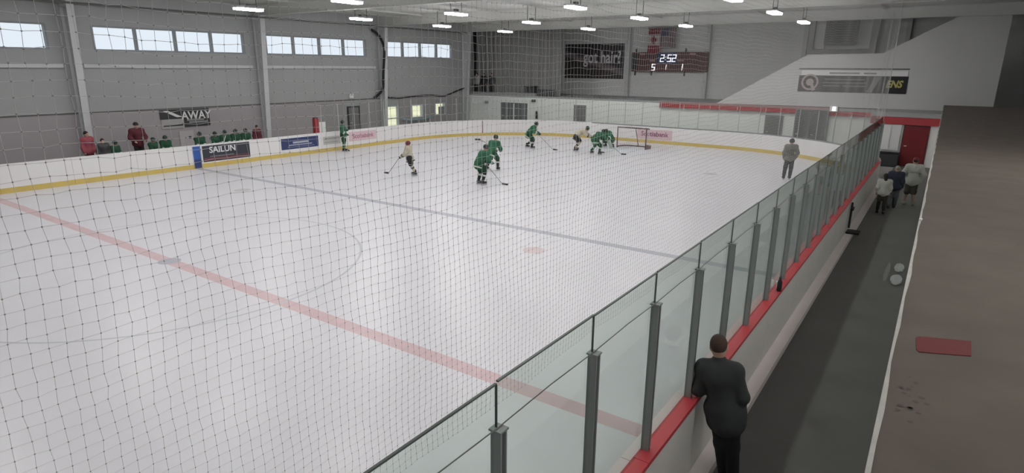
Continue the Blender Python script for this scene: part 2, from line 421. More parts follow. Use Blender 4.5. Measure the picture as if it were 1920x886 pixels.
def glass_run(th_, t0, t1, n, ztop, zpost, near):
    pm = post_mesh(zpost-1.07) if near else slim_post_mesh(zpost-1.07)
    for k in range(n+1):
        t = t0+(t1-t0)*k/n
        p = PG.at(t); tg = PG.tan(t)
        o = mobj('post', pm, None, th_); o.location = (p.x, p.y, 1.07); o.rotation_euler = (0, 0, math.atan2(tg.y, tg.x))
        if k == n: break
        p2 = PG.at(t0+(t1-t0)*(k+1)/n); d = (p2-p).normalized()
        zt = ztop + (random.uniform(-.006, .006) if near else 0)
        pa = obj('pane', pane_bm(p+d*.006, p2-d*.006, 1.075, zt), M_GLASS if near else M_GLASSF, th_)
        obj('edge_strip', pane_bm(p+d*.006, p2-d*.006, zt+.001, zt+.012, .008), M_EDGE if near else mat('edge_pale', (0.2, 0.23, 0.22), .5), pa)
        if near:
            obj('edge_strip', pane_bm(p+d*.001, p+d*.0055, 1.6, zt, .008), M_EDGE, pa)
SG_RIGHT = PG.L - (21.98-YA)
def s_right(y): return PG.L-(y-YA)
near = thing('glass_barrier', 'clear glass barrier with grey posts on the red ledge of the near boards', 'glass barrier')
NP = 25
glass_run(near, s_right(-4.25-4.88+1.22*25), s_right(-4.25-4.88), NP, 2.885, 2.585, True)
bm = bmesh.new()
for k in range(NP):
    ya = -4.25-4.88+1.22*k
    tube(bm, [(13.115, ya, 2.60), (13.115, ya+.61, 2.612), (13.115, ya+1.22, 2.60)], .0045, 5)
obj('cable', bm, M_DSTEEL, near)
far = thing('glass_barrier', 'clear glass barrier with slim posts behind the far goal', 'glass barrier')
s0 = s_right(-4.25-4.88+1.22*25)-.06; SGE0 = (21.98-YA)
glass_run(far, SGE0+.1, s0, 30, 2.60, 2.55, False)
side = thing('glass_barrier', 'clear glass barrier on the side boards beyond the bench', 'glass barrier')
glass_run(side, 15.0-YA, SGE0+.04, 6, 2.60, 2.55, False)

# ------------------------------------------------------------------ end of the hall: low block, mezzanine, stair wall
YF = 32.5
struct(box('wall_mezzanine', XL+.03, 12.0, YF, YF+.2, -.04, 2.42, M_WALLW), 'white low wall behind the far boards')
struct(box('floor_mezzanine', XL+.03, 15.0, YF, YB, 2.42, 2.54, M_WALL), 'mezzanine slab above the low rooms')
struct(box('wall_jut', 12.0, 15.0, 29.5, 29.7, -.04, 2.54, M_WALLW), 'short wall with the red door at the walkway end')
struct(box('wall_jut_return', 12.0, 12.2, 29.7, YF+.2, -.04, 2.42, M_WALLW))
struct(box('ceiling_walkway', 12.0, 15.0, 29.5, YF, 2.54, 2.62, M_WALL), 'low roof over the door at the walkway end')
bm = bmesh.new()
poly(bm, [(3.26, YF-.12, 2.56), (8.15, YF-.12, 5.45), (11.83, YF-.12, 5.51), (13.86, YF-.12, 6.68), (15.83, YF-.12, 7.79), (17.0, YF-.12, 7.79), (17.0, YF-.12, 2.64), (3.5, YF-.12, 2.56)], (0, .12, 0))
stairw = struct(obj('wall_stair', bm, M_SWALL), 'white stair wall with a stepped sloping top edge')
# red trims
red = estruct('trim_7', 'long red beam along the top of the low end wall')
for k in range(6):
    a = -.45+k*1.68
    box('beam_section', a+.01, a+1.66, YF-.22, YF-.002, 2.18, 2.415, M_TRED, red)
    box('beam_joint', a-.02, a+.008, YF-.23, YF-.002, 2.10, 2.40, M_WALLW, red)
box('beam_top', -.45, 9.65, YF-.23, YF-.002, 2.418, 2.56, mat('trim_pale', (0.36, 0.22, 0.22), 0.6), red)
red2 = estruct('trim_8', 'red beam beside the wide grey doorway')
box('beam_section', 9.66, 11.98, YF-.22, YF-.002, 2.14, 2.38, M_TRED, red2); box('beam_top', 9.66, 11.98, YF-.23, YF-.002, 2.385, 2.56, M_WALL, red2)
red3 = estruct('trim_9', 'red header above the door at the walkway end')
box('beam_section', 12.02, 15.0, 29.36, 29.498, 2.04, 2.40, M_TRED, red3); box('beam_top', 12.02, 15.0, 29.34, 29.498, 2.405, 2.56, M_WALL, red3)

def door(name, label, x0, x1, z1, y, m=M_DOORG, leaves=1, fm=M_GREY, handle=True):
    t = estruct(name, label)
    bm = bmesh.new(); f = .05
    bx(bm, x0-f, x0, y-.05, y-.002, 0, z1+f); bx(bm, x1, x1+f, y-.05, y-.002, 0, z1+f); bx(bm, x0, x1, y-.05, y-.002, z1, z1+f)
    obj('door_frame', bm, fm, t)
    wd = (x1-x0)/leaves
    for k in range(leaves):
        lf = box('door_leaf', x0+k*wd+.012, x0+(k+1)*wd-.012, y-.04, y-.002, 0, z1-.01, m, t)
        if handle: box('door_handle', x0+k*wd+.08, x0+k*wd+.2, y-.09, y-.04, .98, 1.02, M_STEEL, lf)
    return t
t = door('door_3', 'grey double door in the white wall behind the far corner boards', -13.45, -11.1, 1.93, YF, mat('door_glazed', (0.17, 0.18, 0.18), 0.35), 2, M_DARK)
box('centre_post', -12.32, -12.22, YF-.06, YF-.041, 0, 1.93, M_WALLW, t)
door('door_4', 'single grey door behind the boards left of the goal', -6.92, -6.05, 2.0, YF)
door('door_5', 'single grey door under the red beam', 6.28, 7.22, 1.93, YF)
t = door('door_6', 'wide dark grey doorway right of the red beam', 7.98, 9.62, 2.40, YF-.24, mat('door_dark', (0.13, 0.13, 0.13), 0.55, 0.25, 1), 2, M_GREY)
t = door('door_7', 'dark red door at the end of the walkway', 13.56, 14.56, 1.97, 29.498, M_DRED, 1, mat('frame_red', (0.14, 0.014, 0.018), 0.5))
tag(box('display_board', 12.62, 13.42, 29.40, 29.494, .74, 2.02, M_WHITE, None, .01), 'white display board on the wall left of the red door', 'board')
box('panel_fold', 12.62, 12.98, 29.37, 29.398, .76, 2.0, M_BOARD, bpy.data.objects['display_board'])
t = thing('rubbish_bin', 'dark bin below the white panel at the walkway end', 'bin', (13.1, 29.1, 0))
box('bin_body', -.42, .42, -.22, .22, -.035, .62, M_DARK, t, .03); box('bin_lid', -.44, .44, -.24, .24, .625, .68, M_BLACK, t, .02)
# small fittings on the low wall
for x, z, l in ((-14.9, 1.95, 'small grey box on the white wall left of the double door'), (-10.45, 2.2, 'small dark speaker on the white wall right of the double door')):
    o = box('wall_speaker' if x > -12 else 'junction_box', x-.16, x+.16, YF-.14, YF-.002, z-.09, z+.09, M_DARK if x > -12 else M_GREY, None, .015); tag(o, l, 'speaker' if x > -12 else 'box')
t = thing('fire_extinguisher', 'dark extinguisher standing low on the wall behind the corner boards', 'extinguisher', (-10.1, YF-.15, .9))
bm = bmesh.new(); tube(bm, [(0, 0, 0), (0, 0, .06), (0, 0, .42), (0, 0, .5)], .085, 10); obj('tank', bm, M_DARK, t, True)
bm = bmesh.new(); tube(bm, [(0, 0, .5), (0, 0, .58)], .03, 8); tube(bm, [(0, -.02, .56), (0, -.14, .5)], .015, 6); obj('valve', bm, M_BLACK, t)
box('bracket', -.06, .06, .08, .148, .1, .3, M_STEEL, t)
# small emergency lamp over the doorway
t = thing('exit_sign', 'small lit white exit lamp above the doorway beside the red beam', 'sign', (9.75, YF-.30, 2.50))
box('housing', -.05, .35, -.06, .05, -.14, .16, M_WALLW, t); box('lamp_face', .08, .27, -.075, -.062, -.10, .14, emat('exit_face', (1, .95, 1), 1.0), t)

# columns on the end wall
for k, x in enumerate((-11.4, -5.35, .68, 6.95, 12.55)):
    bm = bmesh.new(); bx(bm, x-.12, x+.12, YB-.06, YB-.002, 2.545, 7.79); bx(bm, x-.02, x+.02, YB-.30, YB-.06, 2.545, 7.79); bx(bm, x-.12, x+.12, YB-.34, YB-.30, 2.545, 7.79)
    o = obj('end_column', bm, M_STEEL, None); o.name = 'trim_%d' % (11+k); struct(o, 'grey steel column on the end wall')
# dark curtain of the mezzanine
def curtain():
    t = thing('curtain', 'dark grey curtain hung across the mezzanine beside the window wall', 'curtain', (0, 0, 0))
    bm = bmesh.new(); n = 150; rows = []
    for k in range(n+1):
        x = -16.6+7.95*k/n; y = 33.35+.07*math.sin(k*.86)+.03*math.sin(k*2.1)
        rows.append([bm.verts.new((x, y, z)) for z in (2.56, 7.35)])
    for a, b in zip(rows, rows[1:]): bm.faces.new((a[0], b[0], b[1], a[1]))
    g = bmesh.ops.extrude_face_region(bm, geom=bm.faces[:]); bmesh.ops.translate(bm, verts=[v for v in g['geom'] if isinstance(v, bmesh.types.BMVert)], vec=(0, .015, 0))
    obj('fabric', bm, mat('curtain', (0.23, 0.23, 0.228), 0.9, 0.15, 2), t)
    bm = bmesh.new(); tube(bm, [(-16.9, 33.35, 7.40), (-8.6, 33.35, 7.40)], .05, 8); obj('rod', bm, M_BLACK, t)
    box('edge_band', -16.90, -16.62, 33.3, 33.4, 2.56, 7.39, M_BLACK, t)
curtain()
t = thing('guard_rail', 'low dark railing on the mezzanine edge beside the curtain', 'railing', (0, 0, 0))
for k in range(9): box('baluster', -10.2+k*.2, -10.14+k*.2, YF+.05, YF+.1, 2.545, 2.98, M_DARK, t)
box('top_rail', -10.25, -8.5, YF+.03, YF+.12, 2.985, 3.04, M_DARK, t)
box('toe_board', -17+.1, -10.3, YF+.02, YF+.1, 2.545, 2.72, M_GREY, t)
t = thing('floor_case', 'dark equipment case standing on the mezzanine edge', 'case', (-11.0, YF+.42, 2.545))
box('case_body', -.45, .45, -.25, .25, 0, .62, M_DARK, t, .03); box('case_lid', -.47, .47, -.27, .27, .625, .72, M_BLACK, t, .02)
# ventilation unit high in the right corner
t = thing('ventilation_unit', 'dark ventilation unit framed by pale panels high above the stair wall', 'ventilation unit')
bm = bmesh.new()
bx(bm, 7.2, 7.5, 37.4, 37.998, 5.5, 7.798); bx(bm, 10.65, 11.0, 37.4, 37.998, 5.5, 7.798); bx(bm, 7.5, 10.65, 37.4, 37.998, 5.5, 5.88)
obj('surround', bm, mat('surround', (0.34, 0.34, 0.335), .7), t)
box('pale_panel', 7.52, 8.12, 37.6, 37.8, 5.9, 7.6, M_EWALL, t); box('pale_panel', 9.95, 10.63, 37.6, 37.8, 5.9, 7.6, M_EWALL, t)
box('unit_body', 8.14, 9.93, 37.1, 37.85, 6.15, 7.6, mat('unit', (0.13, 0.13, 0.125), 0.6, 0.1, 3), t, .04)
for k in range(9): box('louvre', 8.3, 9.75, 37.04, 37.09, 6.3+k*.14, 6.36+k*.14, M_DARK, t)

# ------------------------------------------------------------------ posters, scoreboard, flags
def poster_mat():
    m = bpy.data.materials.new('poster_print'); m.use_nodes = True
    nt = m.node_tree; b = nt.nodes['Principled BSDF']; b.inputs['Roughness'].default_value = .6
    tc = nt.nodes.new('ShaderNodeTexCoord'); sp = nt.nodes.new('ShaderNodeSeparateXYZ'); nt.links.new(tc.outputs['Generated'], sp.inputs[0])
    # pale diagonal swath: 0.55 - 0.35*(x-0.5) distance
    a = nt.nodes.new('ShaderNodeMath'); a.operation = 'MULTIPLY_ADD'; a.inputs[1].default_value = .55; a.inputs[2].default_value = -.70
    nt.links.new(sp.outputs[0], a.inputs[0])
    s = nt.nodes.new('ShaderNodeMath'); s.operation = 'ADD'; nt.links.new(a.outputs[0], s.inputs[0]); nt.links.new(sp.outputs[2], s.inputs[1])
    n = nt.nodes.new('ShaderNodeTexNoise'); n.inputs['Scale'].default_value = 5; n.inputs['Detail'].default_value = 3; nt.links.new(tc.outputs['Generated'], n.inputs[0])
    s2 = nt.nodes.new('ShaderNodeMath'); s2.operation = 'MULTIPLY_ADD'; s2.inputs[1].default_value = .22; nt.links.new(n.outputs[0], s2.inputs[0]); nt.links.new(s.outputs[0], s2.inputs[2])
    r = nt.nodes.new('ShaderNodeValToRGB'); e = r.color_ramp.elements
    e[0].position = 0.0; e[0].color = (.055, .045, .045, 1); e[1].position = 1; e[1].color = (.03, .028, .034, 1)
    for p, c in ((.02, (.06, .045, .045, 1)), (.10, (.19, .16, .165, 1)), (.17, (.17, .14, .15, 1)), (.26, (.035, .03, .038, 1))):
        q = r.color_ramp.elements.new(p); q.color = c
    nt.links.new(s2.outputs[0], r.inputs[0]); nt.links.new(r.outputs[0], b.inputs['Base Color'])
    return m
t = thing('wall_poster', 'large dark poster reading got hair on the end wall', 'poster', (0, 0, 0))
box('print', -10.97, -5.86, YB-.07, YB-.035, 3.86, 6.40, poster_mat(), t)
bm = bmesh.new(); bx(bm, -11.02, -5.81, YB-.034, YB-.004, 3.81, 6.45); obj('backing', bm, M_DARK, t)
text('lettering', 'got hair?', 1.28, mat('print_grey', (0.70, 0.68, 0.70), 0.6), t, (-7.67, YB-.075, 5.40), '-Y', .006, .74, .02)

t = thing('scoreboard', 'maroon scoreboard showing 2:52 and scores 5 and 1 on the end wall', 'scoreboard')
M_MAR = mat('maroon', (0.115, 0.05, 0.052), 0.55, 0.15, 1)
box('cabinet', -5.0, .80, YB-.40, YB-.12, 4.38, 5.78, M_MAR, t, .02)
box('end_panel', -4.98, -4.5, YB-.408, YB-.402, 4.5, 5.6, M_DARK, t)
box('clock_panel', -3.0, -1.45, YB-.415, YB-.402, 4.98, 5.76, M_NAVY, t)
M_DIG = emat('digit_white', (0.93, 0.93, 1.0), 0.95); M_DIGP = emat('digit_pink', (1.0, 0.78, 0.75), 0.8)
def segdigit(name, ch, x, z, h, wd, m):
    segs = {'2': 'abged', '5': 'afgcd', '1': 'bc'}[ch]; bm = bmesh.new(); th = h*.13; sh = .12*h
    P = {'a': ((0, h), (wd, h)), 'b': ((wd, h), (wd, h/2)), 'c': ((wd, h/2), (wd, 0)), 'd': ((0, 0), (wd, 0)), 'e': ((0, 0), (0, h/2)), 'f': ((0, h/2), (0, h)), 'g': ((0, h/2), (wd, h/2))}
    for s in segs:
        (xa, za), (xb, zb) = P[s]
        xa += sh*za/h; xb += sh*zb/h
        d = Vector((xb-xa, zb-za)).normalized()*th*.42; nn = Vector((-d.y, d.x))*1.15
        q = [(xa-d.x+nn.x, za-d.y+nn.y), (xb+d.x+nn.x, zb+d.y+nn.y), (xb+d.x-nn.x, zb+d.y-nn.y), (xa-d.x-nn.x, za-d.y-nn.y)]
        poly(bm, [(x+a, YB-.43, z+b) for a, b in q], (0, .012, 0))
    return obj(name, bm, m, t)
for ch, x in (('2', -2.72), ('5', -2.18), ('2', -1.82)): segdigit('clock_digit', ch, x, 5.12, .46, .24, M_DIG)
bm = bmesh.new(); bx(bm, -2.345, -2.30, YB-.43, YB-.416, 5.22, 5.27); bx(bm, -2.325, -2.28, YB-.43, YB-.416, 5.42, 5.47); obj('clock_colon', bm, M_DIG, t)
segdigit('score_digit', '5', -3.36, 4.50, .42, .22, M_DIG); segdigit('score_digit', '1', -1.22, 4.52, .42, .18, M_DIG); segdigit('period_digit', '1', -2.4, 4.55, .34, .14, M_DIGP)
M_LBLP = mat('label_pink', (0.42, 0.23, 0.25), 0.6)
for a, b, z in ((-3.55, -3.13, 5.12), (-1.52, -.95, 5.14), (-4.35, -3.95, 5.58), (-.55, -.1, 5.60)): box('print_line', a, b, YB-.412, YB-.402, z, z+.10, M_LBLP, t)
for x in (-4.8, -3.5, -.95, .55): box('mounting_bar', x-.05, x+.05, YB-.11, YB-.03, 4.1, 6.05, M_DSTEEL, t)

def cloth(bm, x0, x1, z0, z1, y, amp=.04, n=10, ph=0):
    rows = []
    for k in range(n+1):
        x = x0+(x1-x0)*k/n; yy = y+amp*math.sin((x-ph)*7)
        rows.append([bm.verts.new((x, yy+d, z)) for d, z in ((0, z0), (0, z1), (.008, z1), (.008, z0))])
    for a, b in zip(rows, rows[1:]):
        for q in range(4): bm.faces.new((a[q], b[q], b[(q+1) % 4], a[(q+1) % 4]))
    bm.faces.new(rows[0]); bm.faces.new(rows[-1][::-1])
M_FRED = mat('flag_red', (0.23, 0.045, 0.055), 0.8); M_FWH = mat('flag_white', (0.52, 0.46, 0.46), 0.8); M_FBL = mat('flag_blue', (0.10, 0.085, 0.16), 0.8)
t = thing('national_flag', 'red and white maple leaf flag hanging above the scoreboard', 'flag')
YFL = YB-.62
for nm, z0, z1, m in (('red_band', 7.03, 7.42, M_FRED), ('white_band', 6.24, 7.025, M_FWH), ('red_band', 5.72, 6.235, M_FRED)):
    bm = bmesh.new(); cloth(bm, -3.68, -2.78, z0, z1, YFL); obj(nm, bm, m, t)
leaf = [(0, .5), (.09, .33), (.19, .38), (.16, .10), (.30, .22), (.33, .14), (.47, .17), (.42, .03), (.5, -.02), (.27, -.2), (.3, -.29), (.03, -.25), (.04, -.5), (-.04, -.5), (-.03, -.25), (-.3, -.29), (-.27, -.2), (-.5, -.02), (-.42, .03), (-.47, .17), (-.33, .14), (-.30, .22), (-.16, .10), (-.19, .38), (-.09, .33)]
bm = bmesh.new(); poly(bm, [(-3.23+b*.58, YFL-.06, 6.63-a*.62) for a, b in leaf], (0, .01, 0)); obj('maple_leaf', bm, M_FRED, t)
bm = bmesh.new(); tube(bm, [(-3.75, YFL, 7.45), (-1.5, YFL+.1, 7.45)], .025, 6); obj('flag_rod', bm, M_DSTEEL, t)
bm = bmesh.new(); tube(bm, [(-3.7, YFL, 7.46), (-3.7, YFL, 7.798)], .012, 5); tube(bm, [(-1.55, YFL+.1, 7.46), (-1.55, YFL+.1, 7.798)], .012, 5); obj('cord', bm, M_DSTEEL, t)
t = thing('national_flag', 'striped flag with blue corner hanging beside the maple leaf flag', 'flag')
for k in range(13):
    x0 = -2.74+k*.085; bm = bmesh.new()
    cloth(bm, x0, x0+.083, 6.05 if k < 13 else 6, 7.42 if k > 6 else 6.88, YFL+.1, .03, 2)
    obj('stripe', bm, mat('flag_dim_red', (0.20, 0.12, 0.125), 0.8) if k % 2 == 0 else mat('flag_dim_white', (0.30, 0.28, 0.28), 0.8), t)
bm = bmesh.new(); cloth(bm, -2.74, -2.15, 6.885, 7.42, YFL+.1, .03, 6); obj('canton', bm, M_FBL, t)

# long banner on the stair wall
t = thing('sponsor_banner', 'long dark sponsor banner on the white stair wall', 'banner')
YS = YF-.12
M_BAN = mat('banner_dark', (0.075, 0.07, 0.07), 0.6, 0.15, 1)
box('banner_cloth', 7.85, 13.2, YS-.03, YS-.004, 3.42, 4.32, M_BAN, t)
box('black_section', 12.0, 13.2, YS-.036, YS-.031, 3.42, 4.32, M_BLACK, t)
box('white_strip', 7.95, 13.15, YS-.028, YS-.004, 4.33, 4.60, M_WHITE, t)
bm = bmesh.new(); tube(bm, [(7.8, YS-.03, 4.68), (13.2, YS-.03, 4.70)], .03, 6); obj('rod', bm, M_DSTEEL, t)
bm = bmesh.new()
ring(bm, 0, 0, .40, .10, 0, 0, 32); disc(bm, 0, 0, .2, 0, 20)
poly(bm, [(-.05, .1, 0), (.05, .14, 0), (.34, -.42, 0), (.16, -.5, 0)], (0, 0, -.004))
for v in bm.verts: v.co = Vector((8.45+v.co.x, YS-.04+v.co.z*.5, 3.95+v.co.y))
obj('emblem', bm, mat('emblem', (0.42, 0.37, 0.35), 0.7), t)
M_BT = mat('banner_text', (0.22, 0.20, 0.20), 0.7)
for a, b, z in ((9.2, 11.2, 4.08), (9.15, 11.3, 3.90), (9.15, 10.0, 3.73), (10.15, 11.3, 3.73)): box('print_line', a, b, YS-.04, YS-.031, z, z+.075, M_BT, t)
for a, b in ((9.4, 10.9), (11.1, 11.7)): box('print_line', a, b, YS-.034, YS-.029, 4.42, 4.50, M_GREY, t)
poly_bm = bmesh.new(); poly(poly_bm, [(11.35, YS-.036, 3.44), (11.6, YS-.036, 3.44), (11.95, YS-.036, 4.30), (11.65, YS-.036, 4.30)], (0, .004, 0)); obj('pale_flash', poly_bm, mat('flash', (0.26, 0.26, 0.25), 0.7), t)
text('lettering', 'ENS', .50, mat('letter_yellow', (0.42, 0.38, 0.12), 0.6), t, (12.58, YS-.042, 3.90), '-Y', .006, .85, .02, .25)

# AWAY banner
t = thing('away_sign', 'black and white banner reading AWAY on the wall behind the bench', 'banner')
XS = XL+.04
M_BK2 = mat('sign_black', (0.04, 0.04, 0.042), 0.6)
box('upper_panel', XS, XS+.02, 8.28, 10.82, 1.98, 2.44, M_BK2, t)
box('lower_panel', XS, XS+.02, 9.45, 10.82, 1.54, 1.97, M_BK2, t)
box('white_panel', XS, XS+.02, 8.32, 9.44, 1.50, 1.97, mat('sign_white', (0.40, 0.39, 0.39), 0.7), t)
text('lettering', 'AWAY', .56, M_WHITE, t, (XS+.025, 10.12, 2.10), '+X', .004, .93, .012)
bm = bmesh.new(); poly(bm, [(XS+.021, 8.45, 2.40), (XS+.021, 8.7, 2.40), (XS+.021, 9.4, 2.06), (XS+.021, 9.1, 2.06)], (.004, 0, 0)); obj('white_flash', bm, M_WHITE, t)
for a, b, z, m in ((8.4, 9.4, 1.62, M_DARK), (9.7, 10.7, 1.72, M_GREY), (9.6, 10.5, 1.84, M_GREY)): box('print_line', XS+.02, XS+.026, a, b, z, z+.09, m, t)
t = thing('notice_board', 'pale notice board on the wall below the AWAY banner', 'notice board', (XS, 9.5, 0))
box('board_face', 0, .02, -.38, .35, .55, 1.35, mat('notice', (0.48, 0.45, 0.46), 0.7), t); box('dark_knob', .021, .05, .08, .2, .95, 1.06, M_DARK, t)

# cables on the left wall
def cable(label, pts, r):
    bm = bmesh.new(); out = []
    n = len(pts)
    for i in range(n-1):
        p0, p1, p2, p3 = [Vector(pts[min(max(j, 0), n-1)]) for j in (i-1, i, i+1, i+2)]
        for k in range(6):
            u = k/6
            out.append(.5*((2*p1)+(p2-p0)*u+(2*p0-5*p1+4*p2-p3)*u*u+(3*p1-p0-3*p2+p3)*u*u*u))
    out.append(Vector(pts[-1])); tube(bm, out, r, 7)
    tag(obj('cable', bm, M_BLACK, None, True), label, 'cable')
cable('thick black hose curving down the wall beside the second column', [(-16.85, 22.45, 6.95), (-16.75, 22.95, 6.65), (-16.4, 23.1, 5.9), (-16.4, 23.05, 5.0), (-16.5, 23.0, 4.0), (-16.6, 22.95, 3.1), (-16.9, 22.5, 2.55)], .085)
cable('black cable strung along the wall above the low windows', [(-16.9, 23.4, 2.56), (-16.9, 24.7, 2.47), (-16.9, 26, 2.54), (-16.9, 28, 2.55), (-16.9, 29.7, 2.46), (-16.8, 31.3, 2.85), (-16.75, 31.9, 2.98)], .055)

t = thing('handrail', 'pale blue handrail on the side wall below the low windows', 'handrail', (-16.75, 26.6, 0))
bm = bmesh.new(); tube(bm, [(0, -1.7, .98), (0, -.9, .86), (0, .6, .86), (0, 1.6, 1.0)], .05, 8); obj('rail', bm, mat('rail_blue', (0.30, 0.42, 0.48), .4), t, True)
for y in (-1.3, .0, 1.2): box('rail_post', -.03, .03, y-.03, y+.03, -.035, .88, M_STEEL, t)
t = thing('wall_lamp', 'small pale emergency lamp on the side wall above the grey door', 'wall lamp', (XL, 20.5, 2.68))
box('lamp_body', .002, .12, -.16, .16, -.08, .08, M_WALLW, t, .01)
for y in (-.1, .1):
    bm = bmesh.new(); tube(bm, [(.06, y, .08), (.09, y, .14), (.14, y, .16)], .05, 8); obj('lamp_head', bm, M_WALLW, t)

# ------------------------------------------------------------------ ceiling lamps
M_LAMP = emat('lamp_glow', (1.0, 0.98, 0.965), LAMP_STRENGTH)
def lamp_parts():
    bm = bmesh.new(); bx(bm, -.20, .20, -.62, .62, .03, .09)
    h = bpy.data.meshes.new('housing'); bmesh.ops.recalc_face_normals(bm, faces=bm.faces); bm.to_mesh(h); bm.free(); h.materials.append(M_STEEL)
    bm = bmesh.new(); poly(bm, [(-.18, -.58, .028), (.18, -.58, .028), (.18, .58, .028), (-.18, .58, .028)], (0, 0, -.075))
    d = bpy.data.meshes.new('diffuser'); bmesh.ops.recalc_face_normals(bm, faces=bm.faces); bm.to_mesh(d); bm.free(); d.materials.append(M_LAMP)
    bm = bmesh.new(); bx(bm, -.012, .012, -.012, .012, .10, .80)
    r = bpy.data.meshes.new('hanger'); bm.to_mesh(r); bm.free(); r.materials.append(M_DSTEEL)
    bm = bmesh.new(); bx(bm, -.07, .07, -.1, .1, .04, .16)
    b = bpy.data.meshes.new('ballast'); bm.to_mesh(b); bm.free(); b.materials.append(M_DSTEEL)
    return h, d, r, b
LP = lamp_parts()
ROWS = ['the row nearest the end wall', 'the second row from the end wall', 'the third row from the end wall', 'the fourth row from the end wall', 'the fifth row from the end wall', 'the sixth row from the end wall', 'the seventh row from the end wall', 'the eighth row from the end wall']
COLS = ['nearest the window wall', 'second from the window wall', 'third from the window wall', 'farthest from the window wall']
for iy, y in enumerate((27.6, 21.3, 15.2, 9.05, 2.9, -3.25)):
    for ix, x in enumerate((-9.65, -3.45, 2.6, 8.6)):
        t = thing('ceiling_lamp', 'long hanging lamp in %s, %s' % (ROWS[iy], COLS[ix]), 'lamp', (x, y, 6.9), 0, 'ceiling lamps over the ice')
        mobj('housing', LP[0], None, t); mobj('diffuser', LP[1], None, t)
        for q in (-.38, .38): o = mobj('hanger', LP[2], None, t); o.location = (0, q, 0)
        o = mobj('ballast', LP[3], None, t); o.location = (.0, 0, .05)

# same lamps added above the balcony, out of view, to brighten the walkway
for iy, y in enumerate((5.0, -1.2, -7.4, -13.6)):
    t = thing('ceiling_lamp', 'long hanging lamp added over the balcony, number %s from the rink end' % ['one', 'two', 'three', 'four'][iy], 'lamp', (16.9, y, 6.9), 0, 'added lamps over the balcony')
    mobj('housing', LP[0], None, t); mobj('diffuser', LP[1], None, t)
    for q in (-.38, .38): o = mobj('hanger', LP[2], None, t); o.location = (0, q, 0)

# ------------------------------------------------------------------ walkway, ledge, balcony
struct(box('floor_walkway', 13.41, 15.02, -20, 29.5, -.038, -.004, M_RUBBER), 'dark rubber floor of the walkway beside the near boards')
struct(box('wall_balcony', 15.02, 15.2, -20, 29.5, -.04, 3.0, mat('balcony_wall', (0.75, 0.74, 0.72), .8)), 'wall below the balcony')
bal = struct(box('floor_balcony', 14.962, XR, -20, 26.0, 3.0, 3.2, M_LEDGE), 'stained brown concrete balcony ledge')
def edge():
    bm = bmesh.new(); n = 160; rows = []
    for k in range(n+1):
        y = -20+46*k/n; e = .012*math.sin(k*1.7)+.008*math.sin(k*.61)
        rows.append([bm.verts.new(c) for c in ((14.956, y, 3.02), (14.956, y, 3.203), (14.975+e*.4, y, 3.2045), (14.982+e*.3, y, 3.02))])
    for a, b in zip(rows, rows[1:]):
        for q in range(4): bm.faces.new((a[q], a[(q+1) % 4], b[(q+1) % 4], b[q]))
    bm.faces.new(rows[0]); bm.faces.new(rows[-1][::-1])
    o = obj('chipped_edge', bm, M_LEDGEW, bal); o['label'] = 'chipped white edge of the balcony'
edge()
bm = bmesh.new(); poly(bm, [(15.061, -2.899, 3.201), (15.073, -2.873, 3.201), (15.316, -2.774, 3.201), (15.311, -3.002, 3.201), (15.081, -3.106, 3.201), (15.068, -3.076, 3.201)], (0, 0, .003)); o = obj('red_mark', bm, mat('red_mark', (0.12, 0.018, 0.018), .8), bal); o['label'] = 'dark red painted mark'
for k in range(16):
    x = random.uniform(15.02, 15.14); y = random.uniform(-3.95, -3.45); bm = bmesh.new(); disc(bm, x, y, random.uniform(.006, .016), 3.2025, 7); o = obj('stain', bm, mat('stain', (0.078, 0.064, 0.054), .9), bal)
tag(box('bottle_cap', 14.957, 14.985, .40, .46, 3.205, 3.222, M_WHITE, None, .004), 'small white scrap on the balcony edge', 'scrap')

# reflected light on the walkway, modelled as pale translucent blobs
def reflection():
    t = thing('reflected_light', 'pale translucent blob for reflected light on the walkway floor by the balcony', 'reflection', (14.72, 9.45, 0))
    m = mat('reflection', (0.85, 0.87, 0.88), .3, alpha=.35); m2 = mat('reflection_thin', (0.6, 0.62, 0.63), .3, alpha=.12)
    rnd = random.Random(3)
    for nm, cy_, cx_, rx, ry, mm in (('glow_blob', .55, .0, .10, .34, m), ('glow_blob', -.5, -.0, .11, .4, m), ('glow_streak', 0, -.22, .05, .8, m2)):
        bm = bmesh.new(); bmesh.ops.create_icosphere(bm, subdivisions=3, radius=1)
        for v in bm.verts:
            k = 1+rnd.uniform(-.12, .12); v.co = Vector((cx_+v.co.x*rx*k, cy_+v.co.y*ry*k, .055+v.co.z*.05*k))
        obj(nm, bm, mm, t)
reflection()
# gate latch on the outside of the near boards
t = thing('gate_latch', 'black latch rod with foot on the outside of the near boards', 'latch', (13.36, 12.7, 0))
bm = bmesh.new(); tube(bm, [(-.08, 0, .25), (-.08, 0, 1.0)], .03, 8); obj('rod', bm, M_BLACK, t); box('foot', -.12, .22, -.22, .22, .118, .17, M_BLACK, t, .01); box('handle', -.10, -.02, -.14, .14, .78, .86, M_BLACK, t, .01)
